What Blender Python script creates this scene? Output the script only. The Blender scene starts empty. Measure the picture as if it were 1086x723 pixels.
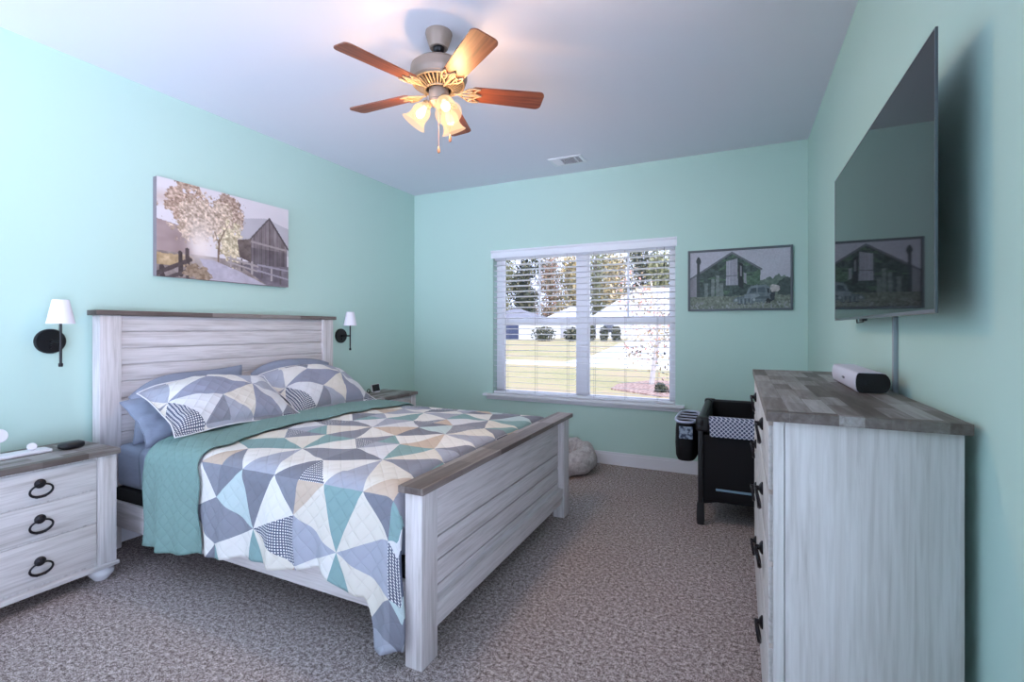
import bpy, bmesh, math, random
import numpy as np
from mathutils import Vector, Matrix, noise
R = math.radians
PI = math.pi
random.seed(7)
sc = bpy.context.scene
COL = sc.collection

# ------------------------------------------------------------------ camera
FPX, YAW, HOR, EYE = 510.05, 0.441664, 347.96, 1.255
cam_d = bpy.data.cameras.new('camera')
cam_d.sensor_fit = 'HORIZONTAL'
cam_d.sensor_width = 36.0
cam_d.lens = 36.0 * FPX / 1086
cam_d.shift_y = -(361.5 - HOR) / 1086
cam_d.clip_start = 0.02
cam_d.clip_end = 600
cam = bpy.data.objects.new('camera', cam_d)
cam.location = (0, 0, EYE)
cam.rotation_euler = (PI / 2, 0, YAW)
COL.objects.link(cam)
sc.camera = cam

# ------------------------------------------------------------------ view, sky, sun
sc.view_settings.view_transform = 'Standard'
sc.view_settings.look = 'None'
sc.view_settings.gamma = 1
sc.view_settings.use_curve_mapping = False
sc.view_settings.exposure = 0.12
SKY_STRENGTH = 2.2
FILL_GLOW_STRENGTH = 11.5
SUN_STRENGTH = 1.0
BULB_WATT = 12.0
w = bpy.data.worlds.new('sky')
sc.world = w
w.use_nodes = True
wn = w.node_tree
wn.nodes.clear()
wo = wn.nodes.new('ShaderNodeOutputWorld')
bg = wn.nodes.new('ShaderNodeBackground')
tc = wn.nodes.new('ShaderNodeTexCoord')
sx = wn.nodes.new('ShaderNodeSeparateXYZ')
wn.links.new(tc.outputs['Generated'], sx.inputs[0])
def wmath(op, a, b=0.0, clamp=False):
    nd = wn.nodes.new('ShaderNodeMath'); nd.operation = op; nd.use_clamp = clamp
    for k, v in ((0, a), (1, b)):
        if isinstance(v, bpy.types.NodeSocket): wn.links.new(v, nd.inputs[k])
        else: nd.inputs[k].default_value = v
    return nd.outputs[0]
# blue sky, plus a fill glow added behind the camera to light the room
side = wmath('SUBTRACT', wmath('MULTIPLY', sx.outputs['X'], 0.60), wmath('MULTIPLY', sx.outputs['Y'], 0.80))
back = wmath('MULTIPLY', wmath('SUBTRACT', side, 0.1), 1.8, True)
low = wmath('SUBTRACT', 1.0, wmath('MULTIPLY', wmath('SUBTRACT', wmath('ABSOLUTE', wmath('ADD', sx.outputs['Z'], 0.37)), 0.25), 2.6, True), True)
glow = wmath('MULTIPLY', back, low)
bg.inputs['Color'].default_value = (0.66, 0.74, 1.0, 1)
wn.links.new(wmath('ADD', wmath('MULTIPLY', glow, FILL_GLOW_STRENGTH), SKY_STRENGTH), bg.inputs['Strength'])
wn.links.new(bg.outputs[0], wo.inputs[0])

sun_d = bpy.data.lights.new('sun', 'SUN')
sun_d.energy = SUN_STRENGTH
sun_d.angle = R(1)
sun_d.color = (1.0, 0.95, 0.86)
sun = bpy.data.objects.new('sun', sun_d)
sun.rotation_euler = Vector((-0.72, 0.22, -0.75)).to_track_quat('-Z', 'Y').to_euler()
sun.location = (20, -6, 20)
COL.objects.link(sun)

# ------------------------------------------------------------------ helpers: properties and linking
def tag(o, label=None, cat=None, group=None, kind=None):
    if label: o['label'] = label
    if cat: o['category'] = cat
    if group: o['group'] = group
    if kind: o['kind'] = kind
    return o

def thing(name, loc, label, cat, group=None, rz=0):
    o = bpy.data.objects.new(name, None)
    o.empty_display_size = 0.1
    o.location = loc
    o.rotation_euler = (0, 0, rz)
    COL.objects.link(o)
    return tag(o, label, cat, group)

def wloc(o):
    v = Vector((0, 0, 0))
    while o is not None:
        v = v + Vector(o.location)
        o = o.parent
    return v

def copy_tree(o, parent=None):
    c = o.copy()
    COL.objects.link(c)
    if parent is not None:
        c.parent = parent
    for ch in list(o.children):
        copy_tree(ch, c)
    return c

class MB:
    """collects shapes in one bmesh"""
    def __init__(s):
        s.bm = bmesh.new()
        s.uv = s.bm.loops.layers.uv.new('UVMap')
    def _bevel(s, verts, bev, seg=2):
        if bev > 0:
            ed = set()
            for v in verts:
                ed.update(v.link_edges)
            r = bmesh.ops.bevel(s.bm, geom=list(ed), offset=bev, segments=seg, affect='EDGES', profile=0.6)
            return r['verts']
        return verts
    def box(s, x0, x1, y0, y1, z0, z1, bev=0.0, M=None, seg=2):
        vs = bmesh.ops.create_cube(s.bm, size=1)['verts']
        for v in vs:
            v.co = Vector(((x0 + x1) / 2 + v.co.x * (x1 - x0), (y0 + y1) / 2 + v.co.y * (y1 - y0), (z0 + z1) / 2 + v.co.z * (z1 - z0)))
            if M is not None:
                v.co = M @ v.co
        s._bevel(vs, bev, seg)
        return s
    def prism(s, pts, h0, h1, M=None, bev=0.0):
        """polygon pts (a,b) extruded along local z from h0 to h1"""
        M = M or Matrix()
        a = [s.bm.verts.new(M @ Vector((p[0], p[1], h0))) for p in pts]
        b = [s.bm.verts.new(M @ Vector((p[0], p[1], h1))) for p in pts]
        n = len(pts)
        s.bm.faces.new(list(reversed(a)))
        s.bm.faces.new(b)
        for i in range(n):
            j = (i + 1) % n
            s.bm.faces.new((a[i], a[j], b[j], b[i]))
        s._bevel(a + b, bev)
        return s
    def lathe(s, prof, M=None, n=32):
        M = M or Matrix()
        rings = []
        for r, z in prof:
            if r < 1e-6:
                rings.append([s.bm.verts.new(M @ Vector((0, 0, z)))])
            else:
                rings.append([s.bm.verts.new(M @ Vector((r * math.cos(2 * PI * k / n), r * math.sin(2 * PI * k / n), z))) for k in range(n)])
        for a, b in zip(rings[:-1], rings[1:]):
            for k in range(n):
                k2 = (k + 1) % n
                if len(a) == 1 and len(b) == 1:
                    continue
                if len(a) == 1:
                    s.bm.faces.new((a[0], b[k], b[k2]))
                elif len(b) == 1:
                    s.bm.faces.new((a[k], b[0], a[k2]))
                else:
                    s.bm.faces.new((a[k], b[k], b[k2], a[k2]))
        return s
    def tube(s, pts, r, n=10, closed=False, cap=True):
        pts = [Vector(p) for p in pts]
        m = len(pts)
        rad = r if isinstance(r, (list, tuple)) else [r] * m
        rings = []
        ref = None
        for i, p in enumerate(pts):
            if closed:
                t = pts[(i + 1) % m] - pts[i - 1]
            else:
                t = pts[min(i + 1, m - 1)] - pts[max(i - 1, 0)]
            t.normalize()
            if ref is None:
                ref = Vector((0, 0, 1)) if abs(t.z) < 0.9 else Vector((1, 0, 0))
            ref = (ref - t * ref.dot(t)).normalized()
            bi = t.cross(ref)
            rings.append([s.bm.verts.new(p + (ref * math.cos(2 * PI * k / n) + bi * math.sin(2 * PI * k / n)) * rad[i]) for k in range(n)])
        prs = list(zip(rings[:-1], rings[1:]))
        if closed:
            prs.append((rings[-1], rings[0]))
        for a, b in prs:
            for k in range(n):
                k2 = (k + 1) % n
                s.bm.faces.new((a[k], a[k2], b[k2], b[k]))
        if cap and not closed:
            s.bm.faces.new(list(reversed(rings[0])))
            s.bm.faces.new(rings[-1])
        return s
    def sheet(s, P, UV=None, wrapu=False):
        """P[i][j] grid of points"""
        V = [[s.bm.verts.new(p) for p in row] for row in P]
        ni, nj = len(V), len(V[0])
        for i in range(ni - 1):
            for j in range(nj - 1):
                f = s.bm.faces.new((V[i][j], V[i + 1][j], V[i + 1][j + 1], V[i][j + 1]))
                if UV is not None:
                    for l, (a, b) in zip(f.loops, ((i, j), (i + 1, j), (i + 1, j + 1), (i, j + 1))):
                        l[s.uv].uv = UV[a][b]
        return s
    def poly(s, pts):
        s.bm.faces.new([s.bm.verts.new(p) for p in pts])
        return s
    def sphere(s, c, r, sub=3, sc3=(1, 1, 1)):
        vs = bmesh.ops.create_icosphere(s.bm, subdivisions=sub, radius=1)['verts']
        for v in vs:
            v.co = Vector((c[0] + v.co.x * r * sc3[0], c[1] + v.co.y * r * sc3[1], c[2] + v.co.z * r * sc3[2]))
        return s
    def leaves(s, c, rad, n, size, rng, shell=0.35):
        for _ in range(n):
            d = Vector((rng.gauss(0, 1), rng.gauss(0, 1), rng.gauss(0, 1))).normalized()
            k = shell + (1 - shell) * rng.random() ** 0.6
            p = Vector((c[0] + d.x * rad[0] * k, c[1] + d.y * rad[1] * k, c[2] + d.z * rad[2] * k))
            a = Vector((rng.gauss(0, 1), rng.gauss(0, 1), rng.gauss(0, 1))).normalized()
            b = a.orthogonal().normalized()
            sz = size * (0.6 + 0.8 * rng.random())
            s.bm.faces.new([s.bm.verts.new(p + a * sz), s.bm.verts.new(p + b * sz * .6), s.bm.verts.new(p - a * sz), s.bm.verts.new(p - b * sz * .6)])
        return s

def obj(name, mb, m, parent=None, loc=None, local=False, smooth=True, angle=38, fix=True):
    """link a bmesh as ONE object; shapes are in world space unless local"""
    me = bpy.data.meshes.new(name)
    if fix:
        bmesh.ops.recalc_face_normals(mb.bm, faces=mb.bm.faces[:])
    if not local:
        L = wloc(parent) if parent is not None else Vector(loc or (0, 0, 0))
        bmesh.ops.translate(mb.bm, verts=mb.bm.verts[:], vec=-L)
    mb.bm.to_mesh(me)
    mb.bm.free()
    if smooth:
        for p in me.polygons:
            p.use_smooth = True
        me.set_sharp_from_angle(angle=R(angle))
    me.materials.append(m)
    o = bpy.data.objects.new(name, me)
    COL.objects.link(o)
    if parent is not None:
        o.parent = parent
    elif loc is not None:
        o.location = loc
    return o

def struct(name, mb, m, parent=None, smooth=False):
    o = obj(name, mb, m, parent, smooth=smooth)
    if parent is None:
        o['kind'] = 'structure'
    return o

# ------------------------------------------------------------------ helpers: materials
def lin(c):
    def f(u):
        u = u / 255.0
        return u / 12.92 if u <= 0.04045 else ((u + 0.055) / 1.055) ** 2.4
    return (f(c[0]), f(c[1]), f(c[2]), 1.0)

class G:
    def __init__(s, name, rough=0.6, color=None, metal=0.0, spec=0.5):
        s.m = bpy.data.materials.new(name)
        s.m.use_nodes = True
        s.t = s.m.node_tree
        s.b = s.t.nodes['Principled BSDF']
        s.out = s.t.nodes['Material Output']
        s.b.inputs['Roughness'].default_value = rough
        s.b.inputs['Metallic'].default_value = metal
        s.b.inputs['Specular IOR Level'].default_value = spec
        if color: s.b.inputs['Base Color'].default_value = lin(color)
    def put(s, sock, v):
        if isinstance(v, bpy.types.NodeSocket):
            s.t.links.new(v, sock)
        else:
            sock.default_value = v
    def n(s, typ, ins=None, **props):
        nd = s.t.nodes.new('ShaderNode' + typ)
        for k, v in props.items():
            setattr(nd, k, v)
        for k, v in (ins or {}).items():
            s.put(nd.inputs[k], v)
        return nd
    def ma(s, op, a, b=0.0, c=None):
        nd = s.n('Math', {0: a, 1: b}, operation=op)
        if c is not None: s.put(nd.inputs[2], c)
        return nd.outputs[0]
    def obj_co(s, scale=(1, 1, 1), rot=(0, 0, 0)):
        t = s.n('TexCoord')
        mp = s.n('Mapping', {'Vector': t.outputs['Object'], 'Scale': scale, 'Rotation': rot})
        return mp.outputs[0]
    def noise(s, co, scale, detail=3, rough=0.5, dist=0.0):
        return s.n('TexNoise', {'Vector': co, 'Scale': scale, 'Detail': detail, 'Roughness': rough, 'Distortion': dist}).outputs['Fac']
    def ramp(s, fac, stops, const=False):
        nd = s.n('ValToRGB', {0: fac})
        r = nd.color_ramp
        if const: r.interpolation = 'CONSTANT'
        while len(r.elements) < len(stops):
            r.elements.new(0.5)
        for e, (p, c) in zip(r.elements, stops):
            e.position = p
            e.color = lin(c) if len(c) == 3 else c
        return nd.outputs[0]
    def mix(s, fac, a, b, mode='MIX'):
        nd = s.n('Mix', data_type='RGBA', blend_type=mode)
        s.put(nd.inputs[0], fac); s.put(nd.inputs[6], a); s.put(nd.inputs[7], b)
        return nd.outputs[2]
    def color(s, v):
        s.put(s.b.inputs['Base Color'], v); return s
    def bump(s, h, strength=0.3, dist=0.01):
        nd = s.n('Bump', {'Height': h, 'Strength': strength, 'Distance': dist})
        s.t.links.new(nd.outputs[0], s.b.inputs['Normal']); return s

def plain(name, c, rough=0.5, metal=0.0, spec=0.5):
    return G(name, rough, c, metal, spec).m

def wood_white(name, axis, a=(222, 218, 218), b=(212, 207, 207), c=(190, 184, 182)):
    g = G(name, 0.55)
    scl = [34.0, 34.0, 34.0]
    scl[axis] = 1.5
    co = g.obj_co(tuple(scl))
    n1 = g.noise(co, 1.0, 6, 0.62, 0.6)
    col = g.ramp(n1, [(0.30, c), (0.44, b), (0.60, a)])
    scl2 = [95.0, 95.0, 95.0]
    scl2[axis] = 5.0
    n2 = g.noise(g.obj_co(tuple(scl2)), 1.0, 3)
    col = g.mix(g.ma('MULTIPLY', g.ramp(n2, [(0.45, (0, 0, 0)), (0.75, (255, 255, 255))]), 0.38), col, lin((150, 144, 140)))
    g.color(col)
    g.bump(n2, 0.12, 0.004)
    return g.m

def wood_patch(name, axis=1, scale=1.0, cols=((80, 68, 62), (112, 102, 97), (168, 163, 162))):
    """reclaimed-wood top: short boards of differing grey browns"""
    g = G(name, 0.5)
    rot = (0, 0, PI / 2) if axis == 1 else (0, 0, 0)
    co = g.obj_co((1, 1, 1), rot)
    br = g.n('TexBrick', {'Vector': co, 'Color1': (0, 0, 0, 1), 'Color2': (1, 1, 1, 1), 'Mortar': (0.25, 0.25, 0.25, 1), 'Scale': 1.0, 'Mortar Size': 0.0006,
                          'Bias': -0.1, 'Brick Width': 0.17 * scale, 'Row Height': 0.052 * scale})
    br.offset = 0.37
    br.squash = 1.5; br.squash_frequency = 2
    scl = [60.0, 60.0, 60.0]
    scl[axis] = 5.0
    n1 = g.noise(g.obj_co(tuple(scl)), 1.0, 5, 0.6, 0.4)
    f = g.ma('ADD', g.ma('MULTIPLY', br.outputs[0], 0.55), g.ma('MULTIPLY', n1, 0.62))
    col = g.ramp(f, [(0.22, cols[0]), (0.50, cols[1]), (0.85, cols[2])])
    g.color(col)
    g.bump(n1, 0.15, 0.003)
    return g.m

M = {}
g = G('wall_paint_mint', 0.62)
nn = g.noise(g.obj_co(), 140, 2)
g.color(lin((190, 219, 209))).bump(nn, 0.05, 0.002)
M['wall'] = g.m
g = G('ceiling_paint', 0.85)
g.color(lin((230, 230, 240))).bump(g.noise(g.obj_co(), 90, 3), 0.06, 0.003)
M['ceiling'] = g.m
M['trim'] = plain('white_trim_paint', (232, 232, 238), 0.4)
M['blind'] = plain('white_blind', (236, 238, 246), 0.42)
g = G('carpet', 0.95, spec=0.1)
co = g.obj_co()
c1 = g.noise(co, 62, 6, 0.92)
c2 = g.noise(co, 260, 2, 0.6)
c3 = g.noise(co, 2.2, 3, 0.5)
f = g.ma('ADD', g.ma('MULTIPLY', c1, 0.75), g.ma('MULTIPLY', c2, 0.45))
col = g.ramp(f, [(0.50, (52, 44, 42)), (0.585, (140, 126, 123)), (0.68, (236, 224, 222))])
col = g.mix(g.ma('MULTIPLY', c3, 0.28), col, lin((118, 100, 94)))
g.color(col).bump(f, 0.35, 0.004)
M['carpet'] = g.m

BEDC = dict(a=(222, 216, 217), b=(212, 205, 205), c=(186, 178, 176))
DRW = dict(a=(206, 202, 201), b=(196, 191, 189), c=(170, 164, 161))
DY = wood_white('dresser_wood_grain_y', 1, **DRW)
DZ = wood_white('dresser_wood_grain_z', 2, **DRW)
WX = wood_white('whitewashed_wood_grain_x', 0)
BX = wood_white('bed_wood_grain_x', 0, **BEDC)
BY = wood_white('bed_wood_grain_y', 1, **BEDC)
BZ = wood_white('bed_wood_grain_z', 2, **BEDC)
WY = wood_white('whitewashed_wood_grain_y', 1)
WZ = wood_white('whitewashed_wood_grain_z', 2)
M['top'] = wood_patch('reclaimed_wood_top', 1)
M['blackmetal'] = plain('black_metal', (20, 20, 24), 0.4, 0.3)
M['pewter'] = plain('dark_pewter', (52, 50, 54), 0.35, 0.8)

# ------------------------------------------------------------------ room shell
XL, XR, YB, YR, H = -3.294, 0.487, 4.406, -1.5, 2.74
T = 0.15
wx0, wx1, wz0, wz1 = -2.30, -0.505, 0.585, 2.03
struct('floor', MB().box(XL - T, XR + T, YR - T, YB + T, -0.12, 0.0), M['carpet'])
struct('ceiling', MB().box(XL - T, XR + T, YR - T, YB + T, H, H + 0.12), M['ceiling'])
struct('wall_left', MB().box(XL - T, XL, YR, YB, 0, H), M['wall'])
struct('wall_right', MB().box(XR, XR + T, 0.40, YB, 0, H).box(XR, XR + T, YR, -1.4, 0, H).box(XR, XR + T, -1.4, 0.40, 2.35, H), M['wall'])  # opening added out of view to throw fill light on the left wall
mb = MB()
mb.box(XL - T, wx0, YB, YB + T, 0, H).box(wx1, XR + T, YB, YB + T, 0, H)
mb.box(wx0, wx1, YB, YB + T, 0, wz0).box(wx0, wx1, YB, YB + T, wz1, H)
struct('wall_back', mb, M['wall'])
mb = MB()
mb.box(XL - T, -3.2, YR - T, YR, 0, H).box(-1.9, XR + T, YR - T, YR, 0, H).box(-3.2, -1.9, YR - T, YR, 2.62, H)  # unseen gap added behind the camera to let the fill glow in
struct('wall_rear', mb, M['wall'])
def base_board(name, x0, x1, y0, y1, nx, ny):
    mb = MB()
    mb.box(x0, x1, y0, y1, 0, 0.095, 0.001)
    ex, ey = -nx * 0.004, -ny * 0.004
    X0, X1, Y0, Y1 = x0, x1, y0, y1
    if nx > 0: X1 -= 0.005
    if nx < 0: X0 += 0.005
    if ny > 0: Y1 -= 0.005
    if ny < 0: Y0 += 0.005
    mb.box(X0, X1, Y0, Y1, 0.095, 0.116, 0.003)
    struct(name, mb, M['trim'])
base_board('baseboard_back', XL, XR, YB - 0.015, YB, 0, -1)
base_board('baseboard_left', XL, XL + 0.015, YR, YB - 0.015, 1, 0)
base_board('baseboard_right', XR - 0.015, XR, 0.40, YB - 0.015, -1, 0)

# ------------------------------------------------------------------ window
win = bpy.data.objects.new('window_1', None)
win.location = (-1.4, YB + 0.1, wz0)
COL.objects.link(win)
win['kind'] = 'structure'
xm0, xm1 = -1.425, -1.318
y0, y1 = YB + 0.085, YB + 0.145
mb = MB()
mb.box(wx0, wx0 + 0.075, y0, y1, wz0, wz1, 0.004).box(wx1 - 0.05, wx1, y0, y1, wz0, wz1, 0.004)
mb.box(xm0, xm1, y0, y1, wz0, wz1, 0.004)
mb.box(wx0, wx1, y0, y1, wz1 - 0.045, wz1, 0.004).box(wx0, wx1, y0, y1, wz0, wz0 + 0.03, 0.004)
obj('window_frame', mb, M['trim'], win)
gl = bpy.data.materials.new('window_glass'); gl.use_nodes = True
t = gl.node_tree; t.nodes.clear()
o_ = t.nodes.new('ShaderNodeOutputMaterial'); mx = t.nodes.new('ShaderNodeMixShader')
tr = t.nodes.new('ShaderNodeBsdfTransparent'); gs = t.nodes.new('ShaderNodeBsdfGlossy'); fr = t.nodes.new('ShaderNodeFresnel')
gs.inputs['Roughness'].default_value = 0.0; fr.inputs['IOR'].default_value = 1.12
t.links.new(fr.outputs[0], mx.inputs[0]); t.links.new(tr.outputs[0], mx.inputs[1]); t.links.new(gs.outputs[0], mx.inputs[2]); t.links.new(mx.outputs[0], o_.inputs[0])
M['glass'] = gl
for a, b in ((wx0 + 0.075, xm0), (xm1, wx1 - 0.05)):
    mid = (a + b) / 2
    mb = MB()
    mb.box(a, b, y0 + 0.005, y1 - 0.01, 1.285, 1.355, 0.004)
    mb.box(a, a + 0.012, y0 + 0.01, y1 - 0.015, wz0 + .03, wz1 - .045, 0.002).box(b - 0.012, b, y0 + 0.01, y1 - 0.015, wz0 + .03, wz1 - .045, 0.002)
    s_ = obj('sash', mb, M['trim'], win)
    mb = MB().box(mid - 0.009, mid + 0.009, y0 + 0.02, y0 + 0.03, 1.355, wz1 - .045)
    obj('muntin', mb, M['trim'], s_)
    obj('pane', MB().box(a, b, y0 + 0.030, y0 + 0.033, wz0 + .03, 1.29), M['glass'], s_)
    obj('pane', MB().box(a, b, y0 + 0.030, y0 + 0.033, 1.35, wz1 - .045), M['glass'], s_)
mb = MB().box(-2.394, -0.428, YB - 0.06, YB + 0.10, 0.563, 0.587, 0.005)
mb.prism([(YB - 0.022, 0.527), (YB, 0.527), (YB, 0.563), (YB - 0.034, 0.563), (YB - 0.034, 0.552)], -2.362, -0.455,
         Matrix(((0, 0, 1, 0), (1, 0, 0, 0), (0, 1, 0, 0), (0, 0, 0, 1))))
obj('window_sill', mb, M['trim'], win)

# ------------------------------------------------------------------ outdoors
LX = lambda px, py, z=-0.25: _px(px, py, z)
def ray(px, py):
    u = (px - 543) / FPX; v = -(py - HOR) / FPX
    s_, c_ = math.sin(YAW), math.cos(YAW)
    return Vector((u * c_ - s_, s_ * u + c_, v))
def _px(px, py, z):
    d = ray(px, py); k = (z - EYE) / d.z
    return Vector((d.x * k, d.y * k, z))
def at_depth(px, y, z):
    d = ray(px, HOR); k = y / d.y
    return Vector((d.x * k, y, z))
g = G('lawn', 0.95, spec=0.1)
co = g.obj_co()
f = g.ma('ADD', g.ma('MULTIPLY', g.noise(co, 0.35, 4), 0.6), g.ma('MULTIPLY', g.noise(co, 7, 4), 0.45))
g.color(g.ramp(f, [(0.38, (158, 158, 112)), (0.50, (184, 174, 134)), (0.64, (194, 172, 144))]))
M['lawn'] = g.m
M['concrete'] = plain('pale_concrete', (232, 232, 232), 0.9)
g = G('mulch', 0.95)
g.color(g.ramp(g.noise(g.obj_co(), 14, 4), [(0.35, (132, 92, 84)), (0.65, (214, 188, 176))]))
M['mulch'] = g.m
gz = -0.25
struct('ground_lawn', MB().box(-160, 120, YB + T, 220, gz - 0.1, gz), M['lawn'])
def flat(name, pts, m, z1):
    Pm = [(p.x, p.y) for p in pts]
    mb = MB().prism(Pm, gz - 0.05, gz + z1)
    return struct(name, mb, m)
flat('road', [LX(430, 382), LX(430, 377), LX(620, 384.6), LX(800, 388.5), LX(800, 396.5), LX(617, 388.5)], M['concrete'], 0.01)
flat('driveway', [LX(600, 384), LX(628, 377.5), LX(668, 360), LX(800, 360), LX(800, 390)], M['concrete'], 0.02)
flat('mulch_bed', [LX(648, 413), LX(655, 408), LX(690, 404), LX(790, 408), LX(790, 425), LX(700, 421)], M['mulch'], 0.03)

def leaf_mat(name, cols):
    g = G(name, 0.8, spec=0.2)
    ge = g.n('NewGeometry')
    n_ = len(cols)
    g.color(g.ramp(ge.outputs['Random Per Island'], [(i / n_, c) for i, c in enumerate(cols)], True))
    return g.m
M['leaf_green'] = leaf_mat('leaf_dark_green', [(54, 64, 54), (96, 100, 80), (40, 48, 48), (132, 126, 100), (76, 80, 70)])
M['leaf_gold'] = leaf_mat('leaf_gold', [(196, 172, 122), (150, 136, 100), (214, 194, 150), (104, 96, 78), (128, 128, 100)])
M['leaf_olive'] = leaf_mat('leaf_olive', [(148, 148, 108), (112, 116, 84), (176, 172, 132), (84, 88, 70)])
M['leaf_red'] = leaf_mat('leaf_red', [(176, 140, 124), (150, 140, 116), (104, 98, 84), (206, 178, 152), (120, 112, 96)])
M['leaf_young'] = leaf_mat('leaf_young', [(206, 150, 132), (150, 140, 110), (190, 170, 130), (120, 110, 96), (226, 196, 180)])
M['bark'] = plain('bark', (96, 84, 76), 0.9)
M['palebark'] = plain('pale_bark', (206, 200, 196), 0.9)
rng = random.Random(11)
def tree(px, y, h, rad, lm, label, cat='tree', group=None, n=3600, size=0.29, trunk=True, shrub=False):
    c = at_depth(px, y, gz)
    t = thing('garden_shrub' if shrub else 'autumn_tree', c, label, cat, group)
    mb = MB()
    if shrub:
        for k in range(4):
            mb.leaves((c.x + rng.uniform(-.5, .5) * rad, c.y, gz + h * 0.5), (rad * .7, rad * .7, h * .5), n // 4, size, rng, 0.5)
        obj('foliage', mb, lm, t, smooth=False, fix=False)
        mb = MB()
        for k in range(5):
            mb.tube([(c.x + .1 * (k - 2), c.y, gz - 0.02), (c.x + rad * .25 * (k - 2), c.y + .1, gz + h * .6)], 0.03, 5)
        obj('stem', mb, M['bark'], t)
        return t
    for k in range(9):
        a = rng.uniform(0, 2 * PI); q = rng.uniform(0, .55)
        zz = gz + h * (0.14 + 0.72 * (k + rng.random()) / 9)
        rr = rad * rng.uniform(.45, .7)
        mb.leaves((c.x + rad * q * math.cos(a), c.y + rad * q * math.sin(a), zz), (rr, rr, h * .17), n // 9, size, rng, 0.2)
    obj('foliage', mb, lm, t, smooth=False, fix=False)
    mb = MB().tube([(c.x, c.y, gz - 0.1), (c.x + .2, c.y, gz + h * .4), (c.x, c.y, gz + h * .85)], [h * .022, h * .016, h * .004], 8)
    for k in range(6):
        a = k * 2.1; z = gz + h * (.3 + .08 * k)
        mb.tube([(c.x, c.y, z), (c.x + rad * .6 * math.cos(a), c.y + rad * .6 * math.sin(a), z + h * .14)], [h * .008, h * .003], 6)
    obj('trunk', mb, M['bark'], t)
    return t
TG = 'trees behind the houses across the road'
names = {'leaf_green': 'tall dark green tree', 'leaf_gold': 'tall golden autumn tree', 'leaf_olive': 'tall olive coloured tree', 'leaf_red': 'tall brownish autumn tree'}
for px, y, h, rad, lm in ((512, 91, 16, 4.0, 'leaf_green'), (558, 91, 17, 4.0, 'leaf_green'), (606, 91, 17, 4.1, 'leaf_gold'), (654, 91, 16, 4.0, 'leaf_gold'), (702, 91, 17, 4.1, 'leaf_olive'),
                          (534, 108, 22, 5, 'leaf_olive'), (583, 108, 21, 5, 'leaf_red'), (632, 108, 22, 5, 'leaf_olive'), (680, 108, 22, 5, 'leaf_green'), (728, 108, 21, 5, 'leaf_gold')):
    tree(px, y, h, rad, M[lm], names[lm] + ' behind the houses across the road, seen through the blind', group=TG + ', ' + lm[5:])
g_ = tree(690, 13.0, 3.3, 1.15, M['leaf_young'], 'small young tree with pinkish leaves and pale trunk in the mulch bed outside window', n=800, size=0.045)
for ch in g_.children:
    if ch.name.startswith('trunk'):
        ch.data.materials.clear(); ch.data.materials.append(M['palebark'])
SG = 'shrubs along the house across the road'
for px, y, h, rad, lab in ((575, 52, 1.7, 1.5, 'rounded dark shrub beside the white garage across the road'), (606, 52, 1.6, 1.0, 'dark shrub just left of the window mullion across the road'),
                      (627, 54, 1.8, .5, 'dark shrub right of the mullion, first of the row across the road'), (640, 54, 1.7, .5, 'dark shrub in the middle of the row across the road'), (653, 54, 1.8, .5, 'dark shrub at the right end of the row across the road')):
    tree(px, y, h, rad, M['leaf_green'], lab, 'shrub', None, 700, 0.13, shrub=True)
for px, lab in ((702, 'low dark plant at the foot of the young tree outside'), (722, 'low dark plant at right of the mulch bed outside')):
    tree(px, 11.5, 0.25, 0.16, M['leaf_green'], lab, 'plant', None, 240, 0.04, shrub=True)
M['siding'] = plain('white_siding', (236, 236, 238), 0.8)
M['roof_pale'] = plain('pale_shingles', (206, 206, 214), 0.9)
M['roof_grey'] = plain('grey_shingles', (134, 134, 142), 0.9)
M['navy'] = plain('navy_garage_door', (64, 74, 104), 0.6)
M['darkglass'] = plain('dark_window_glass', (60, 66, 78), 0.2)
def house(pa, pb, y, wall_h, ridge, roof, label, hip=True, dpt=10.0):
    a = at_depth(pa, y, gz); b = at_depth(pb, y, gz)
    b.y = a.y = y
    t = thing('house', ((a.x + b.x) / 2, y + dpt / 2, gz), label, 'house')
    obj('wall', MB().box(a.x, b.x, y, y + dpt, gz, gz + wall_h), M['siding'], t)
    o = 0.6
    z0 = gz + wall_h; w_ = (b.x - a.x)
    mb = MB()
    c = [Vector((a.x - o, y - o, z0)), Vector((b.x + o, y - o, z0)), Vector((b.x + o, y + dpt + o, z0)), Vector((a.x - o, y + dpt + o, z0))]
    k = min(w_ * .45, dpt / 2)
    r0 = Vector((a.x + k, y + dpt / 2, gz + ridge)); r1 = Vector((b.x - k, y + dpt / 2, gz + ridge))
    V = [mb.bm.verts.new(v) for v in c + [r0, r1]]
    for f in ((0, 1, 5, 4), (1, 2, 5), (2, 3, 4, 5), (3, 0, 4), (3, 2, 1, 0)):
        mb.bm.faces.new([V[i] for i in f])
    obj('roof', mb, roof, t, smooth=False)
    return t, a, b
t, a, b = house(498, 567, 58, 2.3, 4.3, M['roof_grey'], 'white house with grey roof and navy garage door, at left through the blind')
obj('garage_door', MB().box(a.x + 1.0, at_depth(550, 58, 0).x, 57.93, 58.0, gz, gz + 1.9, 0.02), M['navy'], t)
t, a, b = house(572, 622, 70, 2.4, 5.0, M['roof_pale'], 'white house with pale roof just left of the window mullion')
obj('front_door', MB().box((a.x + b.x) / 2 - .5, (a.x + b.x) / 2 + .5, 69.94, 70.0, gz, gz + 1.9, 0.02), M['trim'], t)
obj('house_window', MB().box(a.x + 1.0, a.x + 2.2, 69.95, 70.0, gz + .8, gz + 1.8, 0.02), M['darkglass'], t)
t, a, b = house(632, 745, 70, 3.2, 7.6, M['roof_pale'], 'large white house with tall pale roof, at right through the blind')
obj('house_window', MB().box(a.x + 1.2, a.x + 2.6, 69.95, 70.0, gz + .9, gz + 2.2, 0.02), M['darkglass'], t)
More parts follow.
